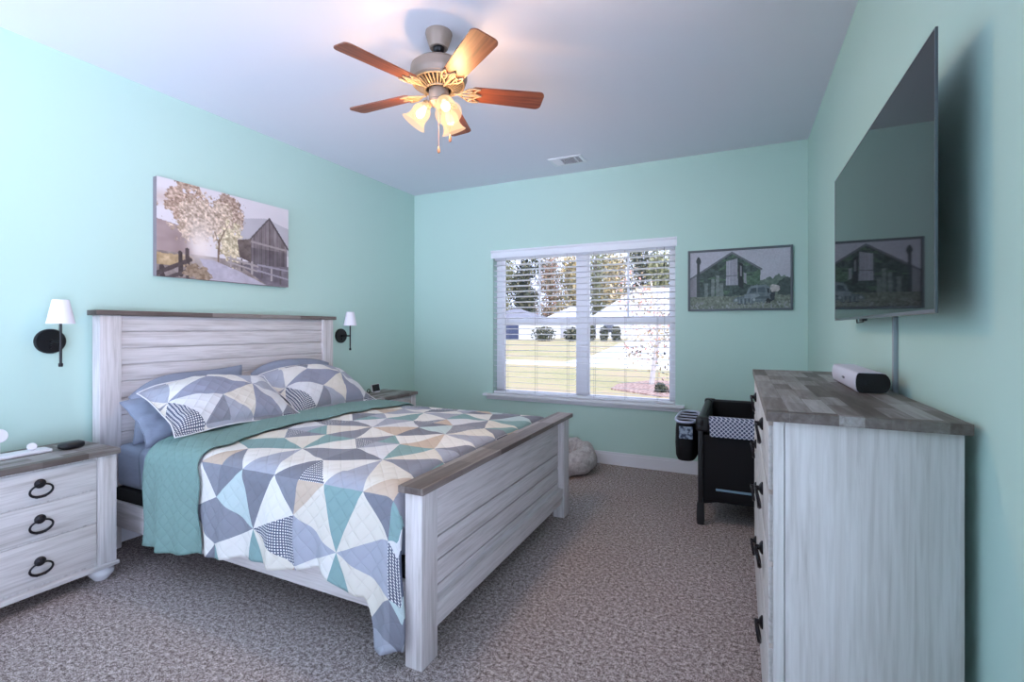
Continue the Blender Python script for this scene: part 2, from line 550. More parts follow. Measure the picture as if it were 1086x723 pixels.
obj('garage_door', MB().box(a.x + 5.5, a.x + 9.5, 69.95, 70.0, gz, gz + 2.3, 0.02), M['siding'], t)

# ------------------------------------------------------------------ blind
bl = thing('window_blind', (-1.4, YB + 0.03, 0.6), 'white slatted venetian blind lowered over the window in the mint wall', 'blind')
mb = MB()
mb.prism([(YB - 0.012, 1.972), (YB + 0.02, 1.972), (YB + 0.02, 2.052), (YB - 0.02, 2.052), (YB - 0.02, 2.040), (YB - 0.012, 2.028)], -2.318, -0.492,
         Matrix(((0, 0, 1, 0), (1, 0, 0, 0), (0, 1, 0, 0), (0, 0, 0, 1))))
obj('valance', mb, M['blind'], bl, smooth=False)
obj('head_rail', MB().box(-2.29, -0.515, YB + 0.021, YB + 0.06, 1.965, 2.02, 0.002), M['blind'], bl)
mb = MB()
nsl = 25
for k in range(nsl):
    z = 0.650 + k * (1.955 - 0.650) / (nsl - 1)
    Mr = Matrix.Translation((0, YB + 0.03, z)) @ Matrix.Rotation(R(-7), 4, 'X')
    mb.box(-2.292, -0.513, -0.025, 0.025, -0.0016, 0.0016, 0.0, Mr)
obj('slats', mb, M['blind'], bl, smooth=False)
obj('bottom_rail', MB().box(-2.292, -0.513, YB + 0.006, YB + 0.054, 0.590, 0.612, 0.004), M['blind'], bl)
mb = MB()
for x in (-2.155, -1.83, -1.50, -1.235, -0.945, -0.66):
    for y in (YB + 0.003, YB + 0.058):
        mb.tube([(x, y, 0.6), (x, y, 1.97)], 0.0013, 5)
obj('ladder_cord', mb, plain('grey_cord', (150, 146, 150), 0.8), bl, smooth=False)
for x, z in ((-0.60, 1.80), (-0.595, 1.02)):
    mb = MB().tube([(x, YB - 0.003, 1.97), (x, YB - 0.003, z + 0.02)], 0.0012, 5).lathe([(0.0, 0.03), (0.005, 0.026), (0.008, 0.004), (0.006, 0), (0, 0)], Matrix.Translation((x, YB - 0.003, z)), 10)
    obj('pull_cord', mb, M['blackmetal'], bl)

# ------------------------------------------------------------------ ring handle (drawer pull)
def ring_handle(parent, Mt):
    """boss on the face, hanging ring; local +x is out of the face"""
    q = Matrix.Rotation(PI / 2, 4, 'Y')
    mb = MB().lathe([(0, 0.0), (0.021, 0.0), (0.021, 0.004), (0.015, 0.009), (0.008, 0.012), (0.008, 0.020), (0.010, 0.024), (0, 0.026)], Mt @ q, 16)
    pts = []; rad = []
    nn_ = 26
    for k in range(nn_):
        a = PI / 2 + 2 * PI * k / nn_
        y = 0.040 * math.cos(a); z = -0.029 + 0.029 * math.sin(a)
        pts.append(Mt @ Vector((0.021 - 0.010 * (z / -0.052), y, z)))
        rad.append(0.0042 + 0.0020 * max(0, -math.sin(a)))
    mb.tube(pts, rad, 8, True)
    for yy in (-0.014, -0.005, 0.005, 0.014):
        mb.sphere(Mt @ Vector((0.0110, yy, -0.0575)), 0.0066, 1)
    return obj('handle', mb, M['pewter'], parent)

# ------------------------------------------------------------------ nightstands
def nightstand(loc, label):
    t = thing('nightstand', loc, label, 'nightstand', 'whitewashed nightstands beside the bed')
    L = Vector(loc)
    def B(*a, **k): return MB().box(*a, **k)
    W2, D, HT = 0.303, 0.395, 0.652
    x, y = L.x, L.y              # back plane x, centre y
    mb = MB().box(x, x + D - 0.02, y - W2 + .012, y + W2 - .012, 0.085, HT - .028, 0.002)
    obj('body', mb, WZ, t)
    for ya in (y - W2 + .010, y + W2 - .088):
        obj('corner_post', MB().box(x + D - 0.02, x + D - .006, ya, ya + .078, 0.085, HT - .028, 0.003), WZ, t)
    obj('tabletop', MB().box(x - .005, x + D + .012, y - W2, y + W2, HT - .028, HT, 0.003), M['top'], t)
    mb = MB().box(x, x + D + .006, y - W2 + .002, y + W2 - .002, 0.066, 0.088, 0.006)
    obj('base_molding', mb, WY, t)
    for z0, z1, zh in ((0.468, 0.612, 0.555), (0.304, 0.460, 0.395), (0.100, 0.296, 0.205)):
        dr = obj('drawer', MB().box(x + D - 0.03, x + D - .012, y - W2 + .092, y + W2 - .092, z0, z1, 0.004), WY, t)
        ring_handle(dr, Matrix.Translation((x + D - .012, y, zh)))
    for dx in (0.05, D - .05):
        for dy in (-W2 + .055, W2 - .055):
            obj('foot', MB().lathe([(0, 0), (0.026, 0), (0.032, 0.006), (0.05, 0.030), (0.052, 0.044), (0.044, 0.058), (0.036, 0.067), (0, 0.067)], Matrix.Translation((x + dx, y + dy, 0)), 24), M['trim'], t)
    return t
n1 = nightstand((-3.235, 1.051, 0), 'whitewashed nightstand with three ring-pull drawers, nearest, at left edge by the bed')
n2 = nightstand((-3.185, 3.470, 0), 'whitewashed nightstand on the far side of the bed, in the corner by the window')

# ------------------------------------------------------------------ bed
bed = thing('bed', (-2.2, 2.275, 0), 'whitewashed farmhouse bed with planked headboard and footboard, brown cap rails', 'bed')
yA, yB_ = 1.430, 3.120
mb = MB()
zs = [0.28, 0.373, 0.469, 0.565, 0.66, 0.757, 0.853, 0.949, 1.045, 1.140, 1.236, 1.328]
for a, b in zip(zs[:-1], zs[1:]):
    mb.box(-3.262, -3.222, yA + .10, yB_ - .10, a + .003, b - .003, 0.004)
mb.box(-3.265, -3.235, yA + .1, yB_ - .1, 0.28, 1.328)
hb = obj('headboard', mb, BY, bed)
for y in (yA, yB_ - .105):
    obj('headboard_post', MB().box(-3.278, -3.198, y, y + .105, 0, 1.328, 0.004), BZ, hb)
M['cap'] = wood_patch('brown_cap_wood', 1, 1.4, ((82, 70, 66), (112, 98, 92), (150, 140, 136)))
obj('headboard_cap', MB().box(-3.284, -3.182, yA - .022, yB_ + .022, 1.328, 1.356, 0.003), M['cap'], hb)
mb = MB()
zs = [0.11, 0.138, 0.233, 0.329, 0.424, 0.651]
for a, b in zip(zs[:-1], zs[1:]):
    mb.box(-1.110, -1.088, yA + .09, yB_ - .09, a + .003, b - .003, 0.004)
mb.box(-1.112, -1.100, yA + .09, yB_ - .09, 0.11, 0.651)
fb = obj('footboard', mb, BY, bed)
for y in (yA + .014, yB_ - .105):
    obj('footboard_post', MB().box(-1.122, -1.046, y, y + .102, 0, 0.651, 0.004), BZ, fb)
obj('footboard_rail', MB().box(-1.108, -1.054, yA + .1, yB_ - .1, 0.105, 0.196, 0.005), BY, fb)
obj('footboard_cap', MB().box(-1.138, -1.026, yA - .008, yB_ + .022, 0.651, 0.677, 0.003), M['cap'], fb)
for y in (1.462, 3.068):
    obj('side_rail', MB().box(-3.20, -1.12, y, y + .024, 0.165, 0.300, 0.003), BX, bed)
mb = MB()
for k in range(9):
    mb.box(-3.12 + k * .23, -3.03 + k * .23, 1.486, 3.068, 0.165, 0.190, 0.002)
obj('slat_support', mb, BY, bed)

M['black_cloth'] = plain('black_cloth', (14, 14, 16), 0.9)
fd = obj('box_spring', MB().box(-3.185, -1.16, 1.495, 3.06, 0.192, 0.362, 0.015), M['black_cloth'], loc=(-2.17, 2.275, 0.192))
tag(fd, 'low black box spring under the mattress', 'box spring')
g = G('blue_grey_sheet', 0.8, (142, 150, 168))
g.bump(g.noise(g.obj_co((3, 3, 6)), 2.5, 3), 0.3, 0.03)
M['sheet'] = g.m
mt = obj('mattress', MB().box(-3.185, -1.16, 1.497, 3.055, 0.364, 0.600, 0.045, seg=4), M['sheet'], loc=(-2.17, 2.275, 0.364))
tag(mt, 'mattress in a blue grey fitted sheet, showing at the head of the bed', 'mattress')

# ------------------------------------------------------------------ quilt
PAL = dict(white=(226, 223, 219), cream=(220, 214, 204), grey=(138, 140, 151), lgrey=(168, 171, 184), teal=(134, 164, 164), tan=(200, 181, 164), aqua=(188, 204, 205))
def quilt_bump(g, u, v, p=0.075):
    a = g.ma('ABSOLUTE', g.ma('SINE', g.ma('MULTIPLY', g.ma('ADD', u, v), PI / p)))
    b = g.ma('ABSOLUTE', g.ma('SINE', g.ma('MULTIPLY', g.ma('SUBTRACT', u, v), PI / p)))
    h = g.ma('POWER', g.ma('MULTIPLY', a, b), 0.35)
    return h, g.ma('MINIMUM', a, b)
def quilt_uv(g, wob=0.005):
    tcn = g.n('TexCoord')
    nz = g.n('TexNoise', {'Vector': tcn.outputs['UV'], 'Scale': 6.0, 'Detail': 2.0})
    sc_ = g.n('VectorMath', {0: nz.outputs['Color'], 1: (0.5, 0.5, 0.5)}, operation='SUBTRACT')
    sc2 = g.n('VectorMath', {0: sc_.outputs[0], 'Scale': wob * 2}, operation='SCALE')
    ad = g.n('VectorMath', {0: tcn.outputs['UV'], 1: sc2.outputs[0]}, operation='ADD')
    s0 = g.n('SeparateXYZ', {0: ad.outputs[0]})
    return s0.outputs[0], s0.outputs[1]
def patchwork(name, Bs, seed=0.0, ou=0.0, ov=0.0, sham=False):
    g = G(name, 0.85, spec=0.2)
    u, v = quilt_uv(g)
    u0 = g.ma('ADD', u, ou); v0 = g.ma('ADD', v, ov)
    du = g.ma('DIVIDE', u0, Bs); dv = g.ma('DIVIDE', v0, Bs)
    fu = g.ma('FLOOR', du); fv = g.ma('FLOOR', dv)
    x = g.ma('SUBTRACT', g.ma('SUBTRACT', du, fu), 0.5)
    y = g.ma('SUBTRACT', g.ma('SUBTRACT', dv, fv), 0.5)
    ang = g.ma('ADD', g.ma('DIVIDE', g.ma('ARCTAN2', y, x), PI / 4), 8.5)
    wd = g.ma('FLOOR', ang)
    wd = g.ma('MODULO', wd, 8.0)
    corner = g.ma('GREATER_THAN', g.ma('ADD', g.ma('ABSOLUTE', x), g.ma('ABSOLUTE', y)), 0.7071)
    cid = g.ma('ADD', g.ma('ADD', g.ma('GREATER_THAN', x, 0.0), g.ma('MULTIPLY', g.ma('GREATER_THAN', y, 0.0), 2.0)), 20.0)
    key = g.n('Mix', {0: corner, 2: wd, 3: cid}, data_type='FLOAT').outputs[0]
    cv = g.n('CombineXYZ', {0: g.ma('ADD', fu, seed), 1: fv, 2: key})
    wn_ = g.n('TexWhiteNoise', {'Vector': cv.outputs[0]}, noise_dimensions='3D').outputs['Value']
    odd = g.ma('MULTIPLY', g.ma('GREATER_THAN', g.ma('MODULO', wd, 2.0), 0.5), g.ma('SUBTRACT', 1.0, corner))
    cw = g.ramp(wn_, [(0.0, PAL['white']), (0.45, PAL['cream']), (0.7, (216, 216, 220)), (0.86, PAL['cream'] if sham else PAL['aqua'])], True)
    cc = g.ramp(wn_, [(0.0, PAL['grey']), (0.30, PAL['lgrey']), (0.52, (148, 151, 168)), (0.64, PAL['tan']), (0.72, (236, 236, 236)), (0.88, PAL['lgrey'])] if sham else [(0.0, PAL['grey']), (0.24, PAL['lgrey']), (0.42, PAL['teal']), (0.58, PAL['tan']), (0.72, (236, 236, 236)), (0.88, (126, 128, 139))], True)
    isck = g.ma('MULTIPLY', g.ma('GREATER_THAN', wn_, 0.72), g.ma('LESS_THAN', wn_, 0.88))
    p = 0.0115
    cu = g.ma('GREATER_THAN', g.ma('FRACT', g.ma('DIVIDE', u, p)), 0.52)
    cw2 = g.ma('GREATER_THAN', g.ma('FRACT', g.ma('DIVIDE', v, p)), 0.52)
    ck = g.ma('MAXIMUM', cu, cw2)
    cc = g.mix(g.ma('MULTIPLY', isck, ck), cc, lin((92, 97, 116)))
    col = g.mix(odd, cc, cw)
    h, line = quilt_bump(g, u, v)
    g.color(col).bump(h, 0.55, 0.008)
    return g.m
def quilted(name, c, p=0.06):
    g = G(name, 0.85, c, spec=0.2)
    u, v = quilt_uv(g, 0.004)
    h, line = quilt_bump(g, u, v, p)
    g.bump(h, 0.55, 0.008)
    return g.m
M['patch'] = patchwork('patchwork_quilt', 0.50, 3.0, 0.18, 0.10)
M['patch_sham'] = patchwork('patchwork_sham', 0.47, 11.0, 0.02, 0.145, True)
M['teal_back'] = quilted('sage_teal_quilt_back', (124, 154, 149))
M['sham_edge'] = plain('white_piping', (222, 222, 226), 0.8)

def lerp_table(tab, x):
    if x <= tab[0][0]: return tab[0][1]
    for (a, va), (b, vb) in zip(tab[:-1], tab[1:]):
        if x <= b:
            k = (x - a) / (b - a)
            k = k * k * (3 - 2 * k)
            return va + (vb - va) * k
    return tab[-1][1]
HEM = [(-2.80, 0.165), (-2.70, 0.172), (-2.45, 0.185), (-2.30, 0.20), (-2.0, 0.235), (-1.75, 0.25), (-1.52, 0.285), (-1.40, 0.245), (-1.315, 0.235), (-1.25, 0.055), (-1.13, 0.075)]
YN, YF = 1.447, 3.105
def cross(x, off=0.0, foot=0.0):
    """points of one cross-section of the quilt from near hem to far hem"""
    hz = lerp_table(HEM, x) - off * 0.3
    pts = []
    zb = 0.575
    nd = 30
    fl = 0.030 if x < -1.32 else 0.030 + 0.035 * min(1, (x + 1.32) / 0.08)
    if x > -1.20: fl *= max(0.35, 1 - (x + 1.20) / 0.08)
    for k in range(nd):
        a = k / nd
        z = hz + (zb - hz) * a
        dn = 1 - a
        wv = 0.020 * math.sin(x * 17.0 + 0.6) + 0.011 * math.sin(x * 41.0) + 0.014 * noise.noise((x * 4, z * 3, 1.7))
        y = YN - off - 0.012 - fl * dn ** 1.3 - wv * dn ** 0.9
        y = min(y, YN - off - 0.004)
        pts.append([x + 0.03 * dn * math.sin(z * 9), y, z])
    for k in range(9):
        a = (k / 9) * PI / 2
        pts.append([x, YN - 0.012 - off + (0.10 + off * 0) * (1 - math.cos(a)), zb + (0.085 + off) * math.sin(a)])
    nt = 90
    ya = YN - 0.012 - off + 0.10; yb = YF - 0.10
    for k in range(nt + 1):
        y = ya + (yb - ya) * k / nt
        c = math.sin(PI * k / nt)
        z = 0.66 + off + 0.022 * c ** 0.7
        z += 0.012 * noise.noise((x * 3.2, y * 3.2, 5.1)) + 0.007 * noise.noise((x * 9, y * 9, 2.2))
        pts.append([x, y, z])
    for k in range(1, 10):
        a = (k / 9) * PI / 2
        pts.append([x, yb + (0.10 + off) * math.sin(a), 0.575 + (0.085 + off) * math.cos(a)])
    for k in range(1, 15):
        a = k / 14
        pts.append([x, YF + off + 0.02 * a, 0.575 - a * 0.32])
    if foot > 0:
        for p in pts:
            wgt = max(0.0, min(1.0, (p[2] - 0.56) / 0.09))
            p[2] -= foot * wgt
    return pts
def cloth(xs, off=0.0, edge=None):
    P, UV = [], []
    acc = 0.0; last = None
    for x in xs:
        foot = 0.0
        if x > -1.22 and edge is None:
            q = min(1.0, (x + 1.22) / 0.088)
            foot = 0.16 * (1 - math.sqrt(max(0, 1 - q * q)))
        row = cross(x, off, foot)
        if last is not None: acc = acc + abs(x - last)
        last = x
        P.append(row)
    ni, nj = len(P), len(P[0])
    for i in range(ni):
        d = 0.0; r = []
        # arc length measured from the near bend, so patches run straight over the edge
        ls = [0.0]
        for j in range(1, nj):
            ls.append(ls[-1] + (Vector(P[i][j]) - Vector(P[i][j - 1])).length)
        z0 = ls[39]
        for j in range(nj):
            r.append((xs[i] + 3.0, ls[j] - z0 + 1.0))
        UV.append(r)
    return P, UV
xs = [-2.735 + (2.735 - 1.127) * k / 190 for k in range(191)]
P, UV = cloth(xs)
ql = thing('quilt', (-1.95, 2.275, 0.66), 'patchwork quilt of grey, white, tan and teal wedges spread over the bed', 'quilt')
qo = obj('quilt_face', MB().sheet(P, UV), M['patch'], ql, angle=180)
sm = qo.modifiers.new('thick', 'SOLIDIFY'); sm.thickness = 0.008; sm.offset = -1
# turned-back head end shows the plain reverse
def cuff():
    P, UV = [], []
    n_ = 44
    base = [cross(-2.735 + 0.0 + 0.45 * k / n_, 0.011) for k in range(n_ + 1)]
    nj = len(base[0])
    for i in range(n_ + 1):
        a = i / n_
        row = []
        for j in range(nj):
            tj = j / (nj - 1)
            x0 = -2.745 + 0.015 * math.sin(j * .21)
            x1 = -2.31 - 0.05 * math.sin(PI * min(1, max(0, (j - 30) / 60))) + 0.012 * math.sin(j * .33)
            x = x0 + (x1 - x0) * a
            p = list(cross_cache(x, j))
            lift = 0.010 * math.sin(PI * a) ** .5
            if j >= 39: p[2] += lift
            else: p[1] -= lift
            row.append(p)
        P.append(row); UV.append([(P[-1][j][0] + 3, j * 0.02) for j in range(nj)])
    # roll at the head-side fold: curl under
    curl = []
    for j in range(nj):
        p = list(P[0][j])
        if j >= 39: p[2] -= 0.022; p[0] -= 0.004
        else: p[1] += 0.018; p[0] -= 0.004
        curl.append(p)
    q = []
    for j in range(nj):
        p = [(P[0][j][k] + curl[j][k]) / 2 for k in range(3)]
        p[0] -= 0.012
        q.append(p)
    P.insert(0, q); P.insert(0, curl)
    for _ in range(2):
        UV.insert(0, [(u - 0.015, v) for u, v in UV[0]])
    return P, UV
_cc = {}
def cross_cache(x, j):
    k = round(x, 3)
    if k not in _cc: _cc[k] = cross(x, 0.011)
    return _cc[k][j]
P, UV = cuff()
# true arc-length across for the stitching
for i in range(len(P)):
    s_ = 0.0; row = []
    for j in range(len(P[0])):
        if j: s_ += (Vector(P[i][j]) - Vector(P[i][j - 1])).length
        row.append((UV[i][j][0], s_))
    UV[i] = row
co_ = obj('turned_back_edge', MB().sheet(P, UV), M['teal_back'], ql, angle=180)
co_['label'] = 'plain sage teal reverse of the quilt folded back at the head'
sm = co_.modifiers.new('thick', 'SOLIDIFY'); sm.thickness = 0.006; sm.offset = 1

# flat sheet showing between mattress and quilt
def sheet_top():
    P = []
    for i in range(20):
        x = -2.93 + 0.30 * i / 19
        row = []
        low = 0.40 + 0.02 * math.sin(i)
        for k in range(14):
            z = low + (0.555 - low) * k / 14
            row.append((x + 0.03 * (1 - k / 14), 1.487 - 0.008 * math.sin(x * 40) * (1 - k / 14), z))
        for k in range(7):
            a = k / 6 * PI / 2
            row.append((x, 1.487 + 0.055 * (1 - math.cos(a)), 0.555 + 0.055 * math.sin(a)))
        for k in range(1, 50):
            row.append((x, 1.542 + (3.0 - 1.542) * k / 49, 0.611 + 0.006 * noise.noise((x * 6, k * .3, 0))))
        P.append(row)
    return P
so = obj('flat_sheet', MB().sheet(sheet_top()), M['sheet'], loc=(-2.78, 2.27, 0.61), angle=180)
sm = so.modifiers.new('thick', 'SOLIDIFY'); sm.thickness = 0.005; sm.offset = 1
tag(so, 'blue grey flat sheet hanging over the mattress edge beside the folded quilt', 'sheet')

# ------------------------------------------------------------------ pillows
def pillow_pts(wd, ht, th, fl, seed, n=44):
    top, bot, UV = [], [], []
    for i in range(n + 1):
        rt, rb, ru = [], [], []
        for j in range(n + 1):
            u = -1 + 2 * i / n; v = -1 + 2 * j / n
            # flange: outer band stays flat
            fu = 1 - fl / (wd / 2); fv = 1 - fl / (ht / 2)
            a = min(1, abs(u) / fu) if fu > 0 else 1; b = min(1, abs(v) / fv)
            t = (max(0, 1 - a ** 2.6) ** 0.55) * (max(0, 1 - b ** 2.6) ** 0.55)
            pin = 1 - 0.07 * (1 - abs(v) ** 2) * abs(u) ** 3
            pin2 = 1 - 0.09 * (1 - abs(u) ** 2) * abs(v) ** 3
            x = u * wd / 2 * pin; y = v * ht / 2 * pin2
            wr = noise.noise((u * 2.4 + seed, v * 2.4, seed)) * 0.018 + noise.noise((u * 6 + seed, v * 6, 2)) * 0.007
            sag = 0.02 * noise.noise((u * 1.3, v * 1.3, seed + 9))
            rt.append((x, y, th / 2 * t + wr * (0.3 + t) + sag + 0.0015))
            rb.append((x, y, -th / 2 * t + wr * 0.3 + sag - 0.0015))
            ru.append((x + 1.0, y + 1.0))
        top.append(rt); bot.append(rb); UV.append(ru)
    return top, bot, UV
def pillow(name, c, up, wd, ht, th, m, label, fl=0.0, seed=1.0, roll=0.0, cat='pillow', group=None, edge=None, droop=(0, 0)):
    U = Vector(up).normalized(); Rv = Vector((0, 1, 0)); N_ = Rv.cross(U).normalized()
    Rv = U.cross(N_)
    Mx = Matrix(((Rv.x, U.x, N_.x, 0), (Rv.y, U.y, N_.y, 0), (Rv.z, U.z, N_.z, 0), (0, 0, 0, 1)))
    Mx = Mx @ Matrix.Rotation(R(roll), 4, 'Z')
    top, bot, UV = pillow_pts(wd, ht, th, fl, seed)
    base = Vector(c)
    def tr(g_):
        out = []
        for row in g_:
            r_ = []
            for p in row:
                a = max(0, -p[0] / (wd / 2)); b = max(0, p[0] / (wd / 2)); v = (p[1] / (ht / 2) + 1) / 2
                q_ = base + (Mx @ Vector(p))
                q_.z -= (droop[0] * a ** 2.5 + droop[1] * b ** 2.5) * v
                q_.x += 0.25 * (droop[0] * a ** 2.5 + droop[1] * b ** 2.5) * v
                r_.append(q_)
            out.append(r_)
        return out
    T_, B_ = tr(top), tr(bot)
    mb = MB().sheet(T_, UV).sheet([list(r) for r in B_], UV)
    n = len(T_) - 1
    ring = [T_[i][0] for i in range(n)] + [T_[n][j] for j in range(n)] + [T_[n - i][n] for i in range(n)] + [T_[0][n - j] for j in range(n)]
    bmesh.ops.remove_doubles(mb.bm, verts=mb.bm.verts[:], dist=0.0001)
    if edge is None:
        mb.tube(ring, 0.003, 6, True)
        o = obj(name, mb, m, loc=c, angle=180)
        tag(o, label, cat, group)
        return o
    t = thing(name, c, label, cat, group)
    obj('cover', mb, m, t, angle=180)
    obj('piping', MB().tube(ring, 0.0035, 6, True), edge, t, angle=180)
    return t
pillow('pillow', (-3.105, 1.875, 0.800), (-0.18, 0, 1), 0.70, 0.40, 0.16, M['sheet'], 'blue grey pillow leaning upright on the headboard, on the near side', seed=2.0, droop=(.13, .0))
pillow('pillow', (-3.105, 2.64, 0.822), (-0.18, 0.0, 1), 0.72, 0.43, 0.16, M['sheet'], 'blue grey pillow leaning upright on the headboard, on the far side', seed=5.0, droop=(.10, .07))
pillow('pillow', (-2.965, 1.83, 0.748), (-0.62, 0, 0.60), 0.72, 0.36, 0.11, M['sheet'], 'blue grey pillow sandwiched behind the near patchwork sham', seed=8.0, droop=(.03, 0))
pillow('pillow_sham', (-2.775, 1.865, 0.830), (-0.80, 0.0, 0.52), 0.76, 0.50, 0.19, M['patch_sham'], 'patchwork pillow sham with pinwheel of grey and white wedges, near side of the bed', 0.03, 3.0, -3, 'pillow', None, M['sham_edge'], (.085, .035))
pillow('pillow_sham', (-2.80, 2.62, 0.830), (-0.76, 0.0, 0.60), 0.76, 0.50, 0.19, M['patch_sham'], 'patchwork pillow sham leaning at the far side of the bed by the window', 0.03, 6.0, 1, 'pillow', None, M['sham_edge'], (.05, .10))

# ------------------------------------------------------------------ dresser
dr = thing('dresser', (0.27, 2.09, 0), 'tall whitewashed dresser with grey wood top and ring pulls, along the right wall', 'dresser')
dx0, dx1, dy0, dy1 = 0.085, 0.457, 1.408, 2.775
obj('body', MB().box(dx0, dx1, dy0 + .02, dy1 - .02, 0.09, 1.016, 0.002), DY, dr)
for y in (dy0, dy1 - .02):
    obj('end_panel', MB().box(dx0 + 0.02, dx1, y, y + .02, 0.09, 1.016, 0.002).box(dx0 - .006, dx0 + .0185, y, y + .02, 0.09, 1.016, 0.002), DZ, dr)
obj('dresser_top', MB().box(0.062, 0.468, 1.39, 2.79, 1.017, 1.043, 0.003), M['top'], dr)
obj('base_molding', MB().box(dx0 - .016, dx1 + .005, dy0 - .01, dy1 + .01, 0.066, 0.09, 0.006), DY, dr)
for x in (0.13, 0.41):
    for y in (1.46, 2.72):
        obj('foot', MB().lathe([(0, 0), (0.026, 0), (0.032, 0.006), (0.05, 0.030), (0.052, 0.044), (0.044, 0.058), (0.036, 0.067), (0, 0.067)], Matrix.Translation((x, y, 0)), 24), M['trim'], dr)
Mf = Matrix.Rotation(PI, 4, 'Z')
for ya, yb in ((1.435, 2.085), (2.098, 2.748)):
    for z0, z1, zh in ((0.830, 1.000, 0.945), (0.640, 0.818, 0.735), (0.425, 0.628, 0.543), (0.115, 0.413, 0.30)):
        d_ = obj('drawer', MB().box(dx0 - .016, dx0 + .01, ya, yb, z0, z1, 0.004), DY, dr)
        yc = (ya + yb) / 2
        ring_handle(d_, Matrix.Translation((dx0 - .016, yc, zh)) @ Mf)

# ------------------------------------------------------------------ wall sconces
M['shade_cloth'] = plain('white_linen_shade', (236, 232, 240), 0.8)
def sconce(y, label):
    t = thing('wall_sconce', (XL, y, 1.186), label, 'wall lamp', 'wall lamps flanking the headboard')
    q = Matrix.Translation((XL, y, 1.186)) @ Matrix.Rotation(PI / 2, 4, 'Y')
    obj('backplate', MB().lathe([(0, 0), (0.065, 0), (0.065, 0.014), (0.061, 0.020), (0.012, 0.021), (0.010, 0.03), (0, 0.03)], q, 40), M['blackmetal'], t)
    obj('switch_knob', MB().lathe([(0, 0), (0.007, 0), (0.006, 0.014), (0, 0.015)], Matrix.Translation((XL + 0.018, y - .002, 1.156)) @ Matrix.Rotation(PI / 2, 4, 'Y'), 14), M['pewter'], t)
    xr = XL + 0.118
    obj('arm', MB().tube([(XL + 0.018, y, 1.186), (xr, y, 1.186)], 0.0055, 12), M['blackmetal'], t)
    obj('rod', MB().tube([(xr, y, 1.062), (xr, y, 1.30)], 0.0058, 12).lathe([(0, 0), (0.008, 0), (0.0095, 0.006), (0.0095, 0.016), (0.006, 0.02), (0, 0.02)], Matrix.Translation((xr, y, 1.056)), 16), M['blackmetal'], t)
    obj('lamp_shade', MB().lathe([(0.058, 1.278), (0.034, 1.402), (0.032, 1.402), (0.056, 1.278), (0.058, 1.278)], Matrix.Translation((xr, y, 0)), 40).lathe([(0, 1.300), (0.010, 1.300), (0.010, 1.304), (0, 1.304)], Matrix.Translation((xr, y, 0)), 12), M['shade_cloth'], t)
    return t
sconce(1.252, 'black wall lamp with white shade left of the headboard, above the near nightstand')
sconce(3.300, 'black wall lamp with white shade right of the headboard, above the far nightstand')

# ------------------------------------------------------------------ pictures: colours per point of a fine grid
def s2l(img):
    img = np.clip(img, 0, 255) / 255.0
    return np.where(img <= 0.04045, img / 12.92, ((img + 0.055) / 1.055) ** 2.4)
class Ras:
    def __init__(s, W, Hh, seed):
        s.W, s.H = W, Hh
        s.rs = np.random.RandomState(seed)
        s.u, s.v = np.meshgrid(np.linspace(0, 1, W), np.linspace(0, 1, Hh))     # v down
        s.img = np.zeros((Hh, W, 3))
    def nz(s, fx, fy, oct=3):
        out = np.zeros((s.H, s.W)); amp = 1.0; tot = 0
        for o in range(oct):
            gx, gy = max(2, int(fx * 2 ** o)), max(2, int(fy * 2 ** o))
            gr = s.rs.rand(gy + 2, gx + 2)
            X = s.u * gx; Y = s.v * gy
            i = np.floor(X).astype(int); j = np.floor(Y).astype(int)
            a = X - i; b = Y - j
            a = a * a * (3 - 2 * a); b = b * b * (3 - 2 * b)
            val = gr[j, i] * (1 - a) * (1 - b) + gr[j, i + 1] * a * (1 - b) + gr[j + 1, i] * (1 - a) * b + gr[j + 1, i + 1] * a * b
            out += amp * val; tot += amp; amp *= 0.6
        return out / tot
    def put(s, mask, col, k=None):
        mask = np.clip(mask.astype(float), 0, 1)[..., None]
        c = np.array(col, float)
        if k is not None: c = c + (k[..., None] if k.ndim == 2 else k)
        s.img = s.img * (1 - mask) + c * mask
    def poly(s, pts):
        m = np.zeros((s.H, s.W), bool)
        n = len(pts)
        for a in range(n):
            x0, y0 = pts[a]; x1, y1 = pts[(a + 1) % n]
            if y0 == y1: continue
            c = ((s.v >= min(y0, y1)) & (s.v < max(y0, y1)))
            xi = x0 + (s.v - y0) * (x1 - x0) / (y1 - y0)
            m ^= c & (s.u < xi)
        return m
    def ell(s, cx, cy, rx, ry):
        return np.sqrt(((s.u - cx) / rx) ** 2 + ((s.v - cy) / ry) ** 2)
    def line(s, x0, y0, x1, y1, wv, asp):
        dx, dy = (x1 - x0) * asp, y1 - y0
        px, py = (s.u - x0) * asp, s.v - y0
        k = np.clip((px * dx + py * dy) / (dx * dx + dy * dy), 0, 1)
        return np.hypot(px - k * dx, py - k * dy) < wv
